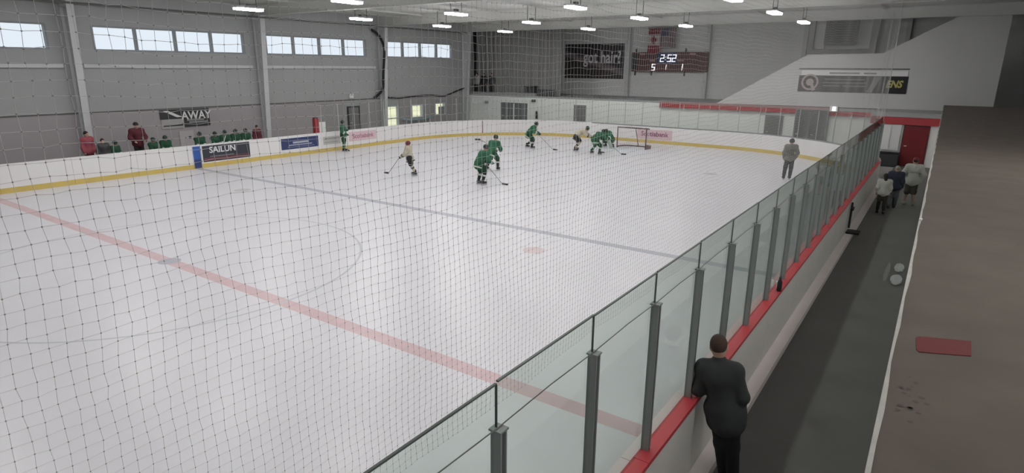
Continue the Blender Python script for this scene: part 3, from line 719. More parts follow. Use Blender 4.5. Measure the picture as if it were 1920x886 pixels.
# bottle and cup on the ledge
def lathe(bm, prof, n=16):
    rows = [[bm.verts.new((r*math.cos(2*math.pi*k/n), r*math.sin(2*math.pi*k/n), z)) for k in range(n)] for r, z in prof]
    for a, b in zip(rows, rows[1:]):
        for k in range(n): bm.faces.new((a[k], a[(k+1) % n], b[(k+1) % n], b[k]))
    bm.faces.new(rows[0][::-1]); bm.faces.new(rows[-1])
t = thing('water_bottle', 'black bottle standing on the red ledge', 'bottle', (13.20, 3.62, 1.07))
bm = bmesh.new(); lathe(bm, [(.036, 0), (.04, .01), (.04, .15), (.03, .19), (.018, .205), (.018, .215)]); obj('bottle_body', bm, M_BLACK, t, True)
bm = bmesh.new(); lathe(bm, [(.022, .216), (.022, .24), (.012, .245), (.010, .265)]); obj('cap', bm, M_DARK, t, True)
t = thing('paper_cup', 'white paper cup beside the black bottle on the red ledge', 'cup', (13.165, 3.74, 1.07))
bm = bmesh.new(); lathe(bm, [(.028, 0), (.040, .11)]); obj('cup_body', bm, M_WHITE, t, True); bm = bmesh.new(); lathe(bm, [(.043, .111), (.043, .122), (.034, .128)]); obj('lid', bm, M_WHITE, t, True)

# ------------------------------------------------------------------ goal
def goal():
    t = thing('hockey_goal', 'hockey goal with metal frame standing before the far boards', 'goal', (0, 27.13, 0))
    mt = mat('goal_frame', (0.12, 0.085, 0.085), .4)
    def tb(nm, pts, r=.038, m=mt):
        bm = bmesh.new(); tube(bm, pts, r, 8); return obj(nm, bm, m, t, True)
    tb('goal_post', [(-.915, 0, 0), (-.915, 0, 1.22)]); tb('goal_post', [(.915, 0, 0), (.915, 0, 1.22)]); tb('crossbar', [(-.945, 0, 1.22), (.945, 0, 1.22)])
    def arc(zz, d, wdt): return [(-wdt, 0, zz), (-wdt-.1, d*.45, zz), (-wdt+.05, d*.85, zz), (-wdt+.35, d, zz), (0, d+.02, zz), (wdt-.35, d, zz), (wdt-.05, d*.85, zz), (wdt+.1, d*.45, zz), (wdt, 0, zz)]
    tb('base_frame', arc(.04, 1.05, .915), .035); tb('top_frame', arc(1.19, .50, .915), .022); tb('back_post', [(0, 1.07, .04), (0, .52, 1.19)], .025)
    bm = bmesh.new(); A = arc(.05, 1.03, .905); B = arc(1.18, .48, .905)
    def samp(P, u):
        f = u*(len(P)-1); i = min(int(f), len(P)-2); return Vector(P[i]).lerp(Vector(P[i+1]), f-i)
    for k in range(45):
        u = k/44; tube(bm, [samp(A, u), samp(B, u)], .0022, 3)
    for j in range(1, 16):
        v = j/16; tube(bm, [samp(A, k/32).lerp(samp(B, k/32), v) for k in range(33)], .0022, 3)
    for k in range(1, 30):
        x = -.9+1.8*k/30; tube(bm, [(x, .01, 1.2), (x, .44, 1.19)], .0022, 3)
    o = obj('goal_netting', bm, mat('goal_twine', (0.55, 0.55, 0.55), .9), t); o['kind'] = 'stuff'
    bm = bmesh.new()
    poly(bm, [(.93, 0, .005), (1.03, .45, .005), (.9, .9, .005), (.55, 1.02, .005), (.55, .9, .005), (.85, .7, .005)], (0, 0, .16)); obj('base_padding', bm, mat('pad', (0.20, 0.13, 0.12), .6), t)
goal()

# ------------------------------------------------------------------ player bench
t = thing('player_bench', 'long bench behind the side boards below the AWAY banner', 'bench', (-14.0, 4.0, 0))
struct(box('floor_bench', -16.9, -13.28, -3.5, 14.2, -.035, .16, mat('bench_floor', (0.1, 0.1, 0.1), .8)), 'raised dark floor behind the bench')
box('seat_plank', -.22, .18, -7.0, 10.0, .58, .63, mat('wood', (0.25, 0.17, 0.10), .6, .2, 3, stretch=(8, .5, 8)), t)
for k in range(6): box('leg', -.15, .1, -6.8+k*3.3, -6.7+k*3.3, .165, .575, M_DSTEEL, t)
t = thing('bench_gate_post', 'red post at the bench gate beside the navy advertisement', 'post', (-13.25, 14.75, 0))
box('red_pad', -.12, .12, -.16, .12, .0, 1.85, mat('pad_red', (0.30, 0.035, 0.04), .5), t, .03); box('top_cap', -.10, .10, -.14, .10, 1.851, 1.89, M_DARK, t, .01)
t = thing('bench_screen', 'pale upright panel beside the red bench post', 'panel', (-13.25, 15.1, 0))
box('panel_sheet', -.03, .03, -.16, .26, .0, 1.62, M_WALLW, t, .01); box('panel_frame', -.045, .045, -.2, -.165, 0, 1.66, M_STEEL, t)

# ------------------------------------------------------------------ people
def sdf_mesh(prims, h, k=0.03):
    lo = np.min([np.minimum(p[1], p[2])-max(p[3], p[4]) if p[0] == 'c' else np.array(p[1])-max(p[2]) for p in prims], axis=0)-2.5*h
    hi = np.max([np.maximum(p[1], p[2])+max(p[3], p[4]) if p[0] == 'c' else np.array(p[1])+max(p[2]) for p in prims], axis=0)+2.5*h
    n = np.ceil((hi-lo)/h).astype(int)+1
    g = np.stack(np.meshgrid(*[lo[i]+h*np.arange(n[i]) for i in range(3)], indexing='ij'), -1).astype(np.float32)
    F = np.full(g.shape[:3], 10.0, np.float32)
    for p in prims:
        if p[0] == 'c':
            a = np.array(p[1], np.float32); b = np.array(p[2], np.float32); ab = b-a
            tt = np.clip(((g-a)@ab)/max(float(ab@ab), 1e-9), 0, 1)
            d = np.linalg.norm(g-a-tt[..., None]*ab, axis=-1)-(p[3]+(p[4]-p[3])*tt)
        else:
            c = np.array(p[1], np.float32); r = np.array(p[2], np.float32); q = g-c
            if len(p) > 3:
                q = q@np.array(p[3], np.float32)
            k0 = np.linalg.norm(q/r, axis=-1); k1 = np.linalg.norm(q/(r*r), axis=-1)+1e-9
            d = k0*(k0-1)/k1
        hh = np.clip(k-np.abs(F-d), 0, None)/k
        F = np.minimum(F, d)-hh*hh*k*.25
    inside = F < 0
    nx, ny, nz = [s-1 for s in F.shape]
    cor = [(i, j, l) for i in (0, 1) for j in (0, 1) for l in (0, 1)]
    cnt = sum(inside[i:i+nx, j:j+ny, l:l+nz].astype(np.int8) for i, j, l in cor)
    act = (cnt > 0) & (cnt < 8)
    idx = -np.ones(act.shape, np.int64); cells = np.argwhere(act); idx[act] = np.arange(len(cells))
    acc = np.zeros((len(cells), 3)); num = np.zeros(len(cells))
    ci, cj, cl = cells.T
    for a_ in range(8):
        for b_ in range(a_+1, 8):
            A, B = np.array(cor[a_]), np.array(cor[b_])
            if np.abs(A-B).sum() != 1: continue
            fa = F[ci+A[0], cj+A[1], cl+A[2]]; fb = F[ci+B[0], cj+B[1], cl+B[2]]
            m_ = (fa < 0) != (fb < 0)
            tt = np.where(m_, fa/np.where(m_, fa-fb, 1), 0)
            acc[m_] += (A+(B-A)*tt[:, None])[m_]; num[m_] += 1
    V = lo+(cells+acc/num[:, None])*h
    faces = []
    for ax in range(3):
        sl0 = [slice(None)]*3; sl1 = [slice(None)]*3; sl0[ax] = slice(0, -1); sl1[ax] = slice(1, None)
        a_, b_ = inside[tuple(sl0)], inside[tuple(sl1)]
        e = np.argwhere(a_ != b_)
        u, v = [(1, 2), (2, 0), (0, 1)][ax]
        ok = (e[:, u] > 0) & (e[:, v] > 0) & (e[:, u] < F.shape[u]-1) & (e[:, v] < F.shape[v]-1); e = e[ok]
        def cell(du, dv):
            q = e.copy(); q[:, u] += du; q[:, v] += dv; return idx[q[:, 0], q[:, 1], q[:, 2]]
        quad = np.stack([cell(-1, -1), cell(0, -1), cell(0, 0), cell(-1, 0)], 1)
        flip = ~a_[e[:, 0], e[:, 1], e[:, 2]]
        quad[flip] = quad[flip][:, ::-1]
        faces.append(quad)
    faces = np.concatenate(faces)
    me = bpy.data.meshes.new('body'); me.from_pydata(V.tolist(), [], faces.tolist()); me.update()
    return me

STAND = dict(pelvis=(0, 0, .95), waist=(0, .0, 1.08), chest=(0, .01, 1.28), neck=(0, 0, 1.46), head=(0, .02, 1.62),
    sh=(.185, 0, 1.41), el=(.245, -.03, 1.13), wr=(.24, .05, .90), hip=(.09, 0, .92), kn=(.10, .02, .50), an=(.11, -.01, .10))
CROUCH = dict(pelvis=(0, -.16, .80), waist=(0, -.09, .93), chest=(0, .06, 1.09), neck=(0, .19, 1.22), head=(0, .29, 1.34),
    sh=(.19, .14, 1.19), el=(.30, .17, .93), wr=(.15, .40, .82), hip=(.11, -.14, .78), kn=(.17, .14, .46), an=(.18, -.05, .12))
SIT = dict(pelvis=(0, 0, .12), waist=(0, .02, .27), chest=(0, .07, .48), neck=(0, .11, .64), head=(0, .15, .79),
    sh=(.17, .09, .59), el=(.19, .16, .33), wr=(.14, .36, .22), hip=(.10, .02, .10), kn=(.13, .42, .08), an=(.13, .40, -.32))
def person(label, x, y, z, face, h, base, fit, over=None, vox=.028, group=None, tilt=(0, 0), stick=None, lift=0.0, ref=1.75, cat='person'):
    """fit: dict of colours/material names; over: joint overrides, with L/R suffix"""
    s = h/ref
    J = {}
    for k, v in base.items():
        if k in ('sh', 'el', 'wr', 'hip', 'kn', 'an'):
            J[k+'R'] = Vector(v); J[k+'L'] = Vector((-v[0], v[1], v[2]))
        else: J[k] = Vector(v)
    for k, v in (over or {}).items(): J[k] = Vector(v)
    R = Matrix.Rotation(math.radians(tilt[1]), 3, 'Y') @ Matrix.Rotation(math.radians(tilt[0]), 3, 'X')
    J = {k: R @ v*s for k, v in J.items()}
    t = thing('person', label, cat, (x, y, z+lift), math.radians(face), group)
    q = s
    def c(a, b, ra, rb): return ('c', tuple(J[a]) if isinstance(a, str) else tuple(a), tuple(J[b]) if isinstance(b, str) else tuple(b), ra*q, rb*q)
    hd = J['head']; up = (J['head']-J['neck']).normalized(); fw = (R @ Vector((0, 1, 0)))
    fw = (fw-up*fw.dot(up)).normalized(); rt = fw.cross(up)
    hm = np.array([tuple(rt), tuple(fw), tuple(up)]).T
    def hp(a, b, d): return tuple(hd+rt*a*q+fw*b*q+up*d*q)
    headp = [('e', tuple(hd), (.078*q, .098*q, .118*q), hm), ('c', hp(0, .03, -.06), hp(0, .055, -.085), .05*q, .035*q),
             ('c', hp(0, .095, -.0), hp(0, .115, -.025), .010*q, .014*q), ('e', hp(.08, -.005, -.01), (.012*q, .022*q, .032*q), hm), ('e', hp(-.08, -.005, -.01), (.012*q, .022*q, .032*q), hm)]
    fullh = fit.get('fingers')
    hands = []
    for S in 'LR':
        d = (J['wr'+S]-J['el'+S]).normalized(); sd = d.cross(Vector((0, 0, 1)))
        sd = Vector((1, 0, 0)) if sd.length < .05 else sd.normalized()
        hh = J['wr'+S]
        hands.append(('c', tuple(hh), tuple(hh+d*.075*q), .030*q, .036*q))
        if fullh:
            for i, ln in enumerate((.070, .082, .076, .060)):
                b0 = hh+d*.085*q+sd*(.027-.018*i)*q; mid = b0+d*ln*.5*q; tip = mid+(d*.75-Vector((0, 0, .35)) if abs(d.z) < .5 else d*.8+Vector((0, .3, 0))).normalized()*ln*.5*q
                hands += [('c', tuple(b0), tuple(mid), .0095*q, .009*q), ('c', tuple(mid), tuple(tip), .009*q, .0075*q)]
            hands.append(('c', tuple(hh+d*.03*q+sd*.03*q), tuple(hh+d*.085*q+sd*.062*q), .012*q, .009*q))
        else:
            hands.append(('c', tuple(hh+d*.07*q), tuple(hh+d*.14*q), .030*q, .018*q)); hands.append(('c', tuple(hh+d*.03*q+sd*.03*q), tuple(hh+d*.08*q+sd*.055*q), .014*q, .010*q))
    feet = []
    for S in 'LR':
        a = J['an'+S]; f = Vector((0, 1, 0)) if not fit.get('toe') else Vector(fit['toe'])
        feet.append(('c', tuple(a+Vector((0, -.04, -.055))*q), tuple(a+(f*.15+Vector((0, 0, -.06)))*q), .038*q, .032*q)); feet.append(('c', tuple(a), tuple(a+Vector((0, -.02, -.04))*q), .04*q, .04*q))
    tw = fit.get('tw', 1.0)
    torso = lambda e: [c('pelvis', 'waist', (.135+e)*tw, (.125+e)*tw), c('waist', 'chest', (.125+e)*tw, (.14+e)*tw), c('hipL', 'hipR', (.11+e)*tw, (.11+e)*tw),
                       c('shL', 'shR', .085+e, .085+e), ('c', tuple(J['chest']+(J['shL']-J['chest'])*.35), tuple(J['chest']+(J['shR']-J['chest'])*.35), (.125+e)*q*tw, (.125+e)*q*tw)]
    arm = lambda S, e: [c('sh'+S, 'el'+S, .058+e, .046+e), c('el'+S, 'wr'+S, .045+e, .032+e)]
    leg = lambda S, e: [c('hip'+S, 'kn'+S, .090+e, .062+e), c('kn'+S, 'an'+S, .060+e, .040+e)]
    body = headp+[c('neck', 'head', .052, .05), c('chest', 'neck', .09, .055)]+torso(-.012)+arm('L', 0)+arm('R', 0)+hands+leg('L', 0)+leg('R', 0)+feet
    skin = mat('skin', (0.42, 0.26, 0.20), .6)
    mobj('body', sdf_mesh(body, vox, .035*q), skin, t, True)
    pad = fit.get('pad', .02)
    vc = vox
    sleeve = fit.get('sleeve', 1.0)
    def mid(a, b, u): return tuple(J[a].lerp(J[b], u))
    topm = fit['top']
    hem = fit.get('hem', 0.0)
    pr = torso(pad)
    if hem: pr += [('c', tuple(J['pelvis']), tuple(J['pelvis']+(J['pelvis']-J['waist']).normalized()*hem*q), (.15+pad)*q*tw, (.155+pad)*q*tw),
                   c('hipL', mid('hipL', 'knL', hem*2.2), (.10+pad)*tw, (.10+pad)*tw), c('hipR', mid('hipR', 'knR', hem*2.2), (.10+pad)*tw, (.10+pad)*tw)]
    for S in 'LR':
        pr += [c('sh'+S, 'el'+S, .062+pad, .055+pad), ('c', tuple(J['el'+S]), mid('el'+S, 'wr'+S, sleeve), (.053+pad)*q, (.042+pad)*q)]
    if fit.get('collar'): pr.append(c('chest', mid('neck', 'head', .12), .11, .068))
    jk = mobj(fit.get('topname', 'jersey'), sdf_mesh(pr, vc, fit.get('soft', .035)*q), topm, t, True)
    def band(a, b, u0, u1, r0, r1, m, nm, par):
        mobj(nm, sdf_mesh([('c', mid(a, b, u0), mid(a, b, u1), r0*q, r1*q)], vc*.8, .01), m, par, True)
    if 'stripe' in fit:
        for S in 'LR':
            bm = bmesh.new(); tube(bm, [mid('el'+S, 'wr'+S, .25), mid('el'+S, 'wr'+S, .55)], (.056+pad)*q, 12, (.054+pad)*q); obj('sleeve_stripe', bm, fit['stripe'], jk, True)
        dn = (J['pelvis']-J['waist']).normalized()
        a0 = J['pelvis']+dn*(hem+.05)*q; bm = bmesh.new(); tube(bm, [tuple(a0), tuple(a0+dn*.05*q)], (.178+pad)*q, 16); obj('hem_stripe', bm, fit['stripe'], jk, True)
    pl = fit.get('pantlen', .85); pp = fit.get('ppad', .035)
    pr = [c('hipL', 'hipR', .105+pp, .105+pp), c('pelvis', 'pelvis', .12+pp, .12+pp)]
    for S in 'LR':
        if pl <= 1: pr += [('c', tuple(J['hip'+S]), mid('hip'+S, 'kn'+S, pl), (.085+pp)*q, (.068+pp)*q)]
        else: pr += [c('hip'+S, 'kn'+S, .085+pp, .062+pp), ('c', tuple(J['kn'+S]), mid('kn'+S, 'an'+S, pl-1), (.062+pp)*q, (.050+pp)*q)]
    mobj('trousers' if pl > 1.5 else 'shorts', sdf_mesh(pr, vc, .04*q), fit['pants'], t, True)
    if 'socks' in fit:
        for S in 'LR':
            o = mobj('sock', sdf_mesh([('c', tuple(J['kn'+S]), mid('kn'+S, 'an'+S, .85), (.060+.022)*q, (.045+.018)*q)], vc, .02), fit['socks'], t, True)
            if 'stripe' in fit:
                bm = bmesh.new(); tube(bm, [mid('kn'+S, 'an'+S, .30), mid('kn'+S, 'an'+S, .50)], .082*q, 12, .076*q); obj('sock_stripe', bm, fit['stripe'], o, True)
    sm = fit['shoes']
    for i, S in enumerate('LR'):
        fp = feet[2*i:2*i+2]; e = .014*q
        pr = [('c', p[1], p[2], p[3]+e, p[4]+e) for p in fp]
        if fit.get('skates'): pr.append(('c', tuple(J['an'+S]), tuple(J['an'+S]+Vector((0, -.01, .07))*q), .055*q, .055*q))
        o = mobj('skate' if fit.get('skates') else 'shoe', sdf_mesh(pr, vc*.85, .02), sm, t, True)
        if fit.get('skates'):
            a = J['an'+S]; bm = bmesh.new(); zb = a.z-.118*q
            bx(bm, a.x-.004, a.x+.004, a.y-.10*q, a.y+.19*q, zb-.05*q, zb+.03*q); obj('blade', bm, mat('blade', (0.5, 0.5, 0.52), .3, metal=.6), o)
    if 'helmet' in fit:
        o = mobj('helmet', sdf_mesh([('e', hp(0, -.012, .032), (.105*q, .125*q, .112*q), hm), ('c', hp(.085, -.02, -.02), hp(.085, -.02, .03), .025*q, .03*q), ('c', hp(-.085, -.02, -.02), hp(-.085, -.02, .03), .025*q, .03*q)], vc*.7, .02), fit['helmet'], t, True)
        if fit.get('cage'):
            bm = bmesh.new()
            for k in range(5):
                zz = -.10+k*.033; tube(bm, [hp(.085, .05, zz), hp(.05, .115, zz), hp(0, .13, zz), hp(-.05, .115, zz), hp(-.085, .05, zz)], .004*q, 4)
            for xx in (-.05, 0, .05): tube(bm, [hp(xx, .122, -.11), hp(xx, .124, .04)], .004*q, 4)
            obj('face_cage', bm, mat('cage', (0.25, 0.25, 0.25), .4), o)
    if 'hair' in fit:
        pr = [('e', hp(0, -.018, .028), (.088*q, .102*q, .106*q), hm)]
        if fit.get('longhair'): pr += [('c', hp(0, -.05, .02), hp(0, -.06, -.14), .085*q, .07*q)]
        mobj('hair', sdf_mesh(pr, vc*.7, .02), fit['hair'], t, True)
    if 'cap' in fit:
        o = mobj('cap', sdf_mesh([('e', hp(0, -.01, .06), (.096*q, .112*q, .085*q), hm)], vc*.6, .01), fit['cap'], t, True)
        bm = bmesh.new(); poly(bm, [hp(-.07, .08, .06), hp(.07, .08, .06), hp(.05, .17, .045), hp(-.05, .17, .045)], up*.012); obj('peak', bm, fit['cap'], o)
    if 'hood' in fit:
        mobj('hood', sdf_mesh([('c', tuple(J['neck']+Vector((-.08, -.07, -.01))*q), tuple(J['neck']+Vector((.08, -.07, -.01))*q), .055*q, .055*q), ('c', tuple(J['neck']+Vector((0, -.10, -.02))*q), tuple(J['neck']+Vector((0, -.12, -.10))*q), .06*q, .04*q)], vc*.8, .03), fit['hood'], t, True)
    if 'gloves' in fit:
        for i, S in enumerate('LR'):
            d = (J['wr'+S]-J['el'+S]).normalized(); hh = J['wr'+S]; sd = d.cross(Vector((0, 0, 1))); sd = Vector((1, 0, 0)) if sd.length < .05 else sd.normalized()
            mobj('glove', sdf_mesh([('c', tuple(hh-d*.07*q), tuple(hh+d*.03*q), .058*q, .055*q), ('c', tuple(hh+d*.05*q), tuple(hh+d*.12*q), .055*q, .042*q), ('c', tuple(hh+d*.02*q+sd*.04*q), tuple(hh+d*.09*q+sd*.075*q), .024*q, .02*q)], vc*.8, .02), fit['gloves'], t, True)
    if stick:
        # a hockey stick from the top hand to a point on the ice (local coordinates)
        st = thing('hockey_stick', stick[0], 'hockey stick', (x, y, z), math.radians(face))
        a = Vector(stick[1]); b = Vector(stick[2]); bm = bmesh.new(); tube(bm, [a, b], .013, 6); obj('shaft', bm, mat('stick_shaft', (0.34, 0.35, 0.34), .5), st)
        d = (b-a); d.z = 0; d = d.normalized(); nn = Vector((-d.y, d.x, 0))
        bm = bmesh.new(); p0 = b+Vector((0, 0, .0)); poly(bm, [p0-nn*.01+Vector((0, 0, -.03)), p0+d*.26-nn*.03+Vector((0, 0, -.03)), p0+d*.26-nn*.03+Vector((0, 0, .04)), p0-nn*.01+Vector((0, 0, .05))], nn*.02); obj('blade', bm, mat('stick_blade', (0.05, 0.05, 0.05), .6), st)
    return t

GREEN = mat('jersey_green', (0.025, 0.115, 0.058), .8, .15, 5); DGREEN = mat('pants_green', (0.010, 0.055, 0.022), .8); HGREEN = mat('helmet_dark', (0.018, 0.035, 0.028), .45)
CREAM = mat('jersey_cream', (0.50, 0.46, 0.36), .8, .25, 12); PBLACK = mat('pants_black', (0.02, 0.02, 0.022), .8); WSTR = mat('stripe_white', (0.55, 0.60, 0.55), .8)
DSTR = mat('stripe_dark', (0.06, 0.05, 0.045), .8)
MAROON = mat('maroon_cloth', (0.10, 0.02, 0.03), .85); MARH = mat('maroon_helmet', (0.13, 0.03, 0.045), .45)
SKB = mat('skate_black', (0.018, 0.018, 0.02), .5); GLV = mat('glove_dark', (0.02, 0.05, 0.03), .7)
gfit = dict(top=GREEN, pants=DGREEN, socks=GREEN, shoes=SKB, helmet=HGREEN, gloves=GLV, stripe=WSTR, skates=True, cage=True, pad=.035, hem=.10, sleeve=.9, ppad=.05)
gfit2 = dict(gfit, socks=mat('sock_black', (0.02, 0.025, 0.024), .8))
cfit = dict(gfit, top=CREAM, pants=PBLACK, socks=CREAM, helmet=HGREEN, gloves=mat('glove_black', (0.02, 0.02, 0.02), .7), stripe=DSTR)
LIFT = .068
GP = 'skaters on the ice'
person('green jersey player standing upright against the side boards', -12.25, 15.75, 0, -50, 1.66, STAND, gfit, dict(wrR=(.22, .22, .98), elR=(.29, .0, 1.12), wrL=(-.36, .10, 1.15), elL=(-.30, -.08, 1.18)), group=GP, lift=LIFT,
       stick=('hockey stick of the player at the side boards', (-.40, .10, 1.45), (-.30, .16, .035)))
person('cream jersey player with maroon helmet gliding near the blue line', -3.66, 12.36, 0, 118, 1.60, CROUCH, dict(cfit, helmet=MARH), dict(pelvis=(0, .16, .82), waist=(0, .19, .95), chest=(0, .21, 1.14), neck=(0, .20, 1.32), head=(0, .22, 1.47), shR=(.19, .20, 1.27), shL=(-.19, .22, 1.27), elR=(.27, .30, 1.0), elL=(-.27, .34, 1.0), wrR=(.18, .50, .88), wrL=(-.16, .54, .86), hipL=(-.10, .14, .80), hipR=(.10, .14, .80), knR=(.11, .14, .46), knL=(-.10, .08, .46), anL=(-.10, -.12, .13), anR=(.13, -.04, .12)), group=GP, lift=LIFT,
       stick=('hockey stick of the player with the maroon helmet', (.1, .56, .9), (.35, 1.25, .035)))
person('green jersey player seen from behind, nearest to the camera of all skaters', 0.0, 12.5, 0, -20, 1.78, CROUCH, gfit2, dict(pelvis=(0, -.10, .84), waist=(0, -.06, .97), chest=(.02, .04, 1.13), neck=(.03, .13, 1.28), head=(.04, .20, 1.42), hipL=(-.1, -.09, .82), hipR=(.1, -.09, .82), knL=(-.13, .06, .47), knR=(.14, .08, .47), anL=(-.13, -.05, .12), anR=(.15, -.02, .12)), group=GP, lift=LIFT,
       stick=('hockey stick of the nearest green player', (-.32, .30, .95), (.42, .75, .035)))
person('green jersey player crouching just beyond the nearest green player', -1.72, 15.6, 0, 5, 1.78, CROUCH, gfit2, dict(knL=(-.2, .14, .44), anL=(-.26, -.12, .12), anR=(.22, .06, .12), head=(.02, .22, 1.42), neck=(.01, .14, 1.26)), group=GP, lift=LIFT,
       stick=('hockey stick held out by the crouching green player', (.2, .42, .85), (-.75, .1, 1.38)))
person('green jersey player skating toward the goal near the far boards', -4.62, 23.3, 0, -65, 1.78, CROUCH, gfit2, dict(anL=(-.15, -.30, .14), knL=(-.16, .02, .44), anR=(.14, .04, .12), head=(0, .26, 1.36)), group=GP, lift=LIFT,
       stick=('hockey stick reaching ahead of the lone green player', (.1, .4, .85), (.32, 1.32, .035)))
person('cream jersey player with black shorts leaning forward beside the goal', -1.95, 24.15, 0, -75, 1.72, CROUCH, cfit, dict(pelvis=(0, -.12, .80), chest=(0, .22, 1.06), neck=(0, .38, 1.16), head=(0, .50, 1.26), shR=(.19, .30, 1.13), shL=(-.19, .30, 1.13), elR=(.26, .50, .92), wrR=(.12, .72, .80), elL=(-.26, .45, .92), wrL=(-.12, .66, .82), anL=(-.30, -.22, .12), anR=(.30, -.12, .12), knL=(-.24, .04, .46), knR=(.25, .08, .46)), group=GP, lift=LIFT,
       stick=('hockey stick of the cream player beside the goal', (0, .66, .84), (.22, 1.35, .035)))
person('green jersey player with legs spread wide in front of the goal', -.38, 23.35, 0, -25, 1.72, CROUCH, gfit, dict(pelvis=(.04, -.12, .76), chest=(.10, .10, 1.0), neck=(.14, .22, 1.12), head=(.17, .30, 1.23), shL=(-.08, .12, 1.10), shR=(.32, .16, 1.10), anL=(-.38, -.05, .12), anR=(.30, -.02, .12), knL=(-.24, .10, .44), knR=(.22, .12, .44), elL=(-.2, .22, .86), wrL=(.06, .45, .80), elR=(.42, .28, .86), wrR=(.22, .52, .78)), group=GP, lift=LIFT,
       stick=('hockey stick of the green player before the goal', (.1, .5, .80), (.6, 1.3, .035)))
gk = dict(gfit, stripe=WSTR, pad=.07, ppad=.09)
t = person('green goaltender crouching against the near post of the goal', -1.22, 26.6, 0, 150, 1.62, CROUCH, gk, dict(pelvis=(0, -.16, .52), waist=(0, -.1, .64), chest=(0, .05, .80), neck=(0, .16, .92), head=(0, .25, 1.02), shL=(-.2, .1, .9), shR=(.2, .1, .9), elL=(-.36, .14, .66), wrL=(-.40, .36, .55), elR=(.36, .14, .66), wrR=(.36, .36, .50), hipL=(-.12, -.14, .48), hipR=(.12, -.14, .48), knL=(-.28, .16, .32), knR=(.28, .16, .32), anL=(-.42, -.06, .12), anR=(.42, -.06, .12)), group=GP, lift=LIFT)
for s in (-1, 1):
    bm = bmesh.new(); poly(bm, [(s*.24, .24, .48), (s*.42, .18, .48), (s*.56, .06, -.03), (s*.34, .12, -.03)], (0, .07, .01)); obj('leg_pad', bm, mat('pad_white', (0.42, 0.50, 0.44), .7), t)
rfit = dict(top=mat('referee_grey', (0.18, 0.18, 0.16), .8, .1, 8), pants=mat('trouser_charcoal', (0.03, 0.03, 0.034), .8), shoes=SKB, helmet=mat('helmet_black', (0.02, 0.022, 0.025), .4), skates=True, pantlen=1.85, pad=.022, hem=.03, sleeve=.95, ppad=.025, topname='shirt')
t = person('official in striped grey shirt and black trousers near the right corner', 9.9, 21.4, 0, 25, 1.74, STAND, rfit, dict(anL=(-.17, -.03, .12), anR=(.10, .06, .12), knL=(-.13, .03, .51), elR=(.30, .02, 1.14), wrR=(.26, .12, .92), wrL=(-.20, .14, .88), elL=(-.27, .0, 1.13)), group=GP, lift=LIFT)
for k in range(5):
    xx = -.14+.07*k; bm = bmesh.new(); tube(bm, [(xx, -.168+abs(xx)*.12, 1.02), (xx, -.172+abs(xx)*.12, 1.30)], .010, 6); obj('shirt_stripe', bm, mat('stripe_charcoal', (0.05, 0.05, 0.05), .8), t)

# bench: coaches and seated players
coach = dict(top=MAROON, pants=PBLACK, shoes=SKB, hair=mat('hair_dark', (0.02, 0.015, 0.012), .8), pantlen=1.9, pad=.03, hem=.05, ppad=.02, topname='jacket', collar=True)
person('coach in maroon jacket and dark cap standing behind the bench', -14.85, 6.18, .165, -95, 1.95, STAND, dict(coach, cap=M_BLACK), dict(elL=(-.30, .02, 1.15), wrL=(-.2, .2, 1.02), elR=(.30, .02, 1.15), wrR=(.2, .2, 1.02)), group='people at the bench')
person('coach in maroon jacket leaning at the bench end near the wall column', -13.75, 11.45, .165, -80, 1.52, STAND, coach, group='people at the bench')
person('person in dark jacket at the left end of the bench', -13.7, 4.28, .165, -90, 1.48, STAND, dict(coach, top=M_DARK), group='people at the bench')
person('person in pink red jacket at the photo left edge behind the boards', -14.5, 4.02, .165, -70, 1.75, STAND, dict(coach, top=mat('jacket_pink', (0.30, 0.07, 0.09), .8)), group='people at the bench')
bfit = dict(gfit, pad=.022, top=mat('jersey_bench', (0.018, 0.075, 0.04), .8, .15, 5))
BN = ['seated green player between the dark jacket and the standing coach', 'seated green player just right of the standing coach', 'seated green player two places right of the standing coach',
      'seated green player directly above the blue stripe', 'second seated green player right of the blue stripe', 'third seated green player right of the blue stripe', 'fourth seated green player right of the blue stripe', 'seated green player next to the leaning maroon coach']
for (yy, hh), l in zip(((4.75, 1.7), (6.32, 1.7), (6.9, 1.8), (8.48, 1.86), (9.22, 1.76), (9.78, 1.82), (10.3, 1.84), (10.88, 1.82)), BN):
    person(l, -13.92, yy, .68, -90+random.uniform(-20, 20), hh-.15, SIT, bfit, vox=.034, group='players on the bench')
bm = bmesh.new(); 
t = thing('hockey_stick', 'pale stick leaning on the bench between the green players', 'hockey stick', (-13.55, 9.45, .165))
bm = bmesh.new(); tube(bm, [(0, -.25, .05), (-.05, .2, 1.15)], .018, 6); obj('shaft', bm, M_WHITE, t); box('blade', -.015, .015, -.48, -.24, 0, .07, M_BLACK, t)

# mezzanine spectators
spf = dict(top=M_DARK, pants=PBLACK, shoes=SKB, hair=mat('hair_dark', (0.02, 0.015, 0.012), .8), pantlen=1.9, pad=.03, hem=.05, ppad=.02, topname='jacket')
for x, l, tp in ((-16.25, 'spectator in pale top at the left end of the mezzanine', M_GREY), (-15.55, 'spectator in black, second from the left on the mezzanine', M_BLACK), (-14.75, 'spectator in dark jacket, third from the left on the mezzanine', M_DARK)):
    person(l, x, 32.95, 2.545, 180, 1.62, STAND, dict(spf, top=tp), vox=.036, group='mezzanine spectators')

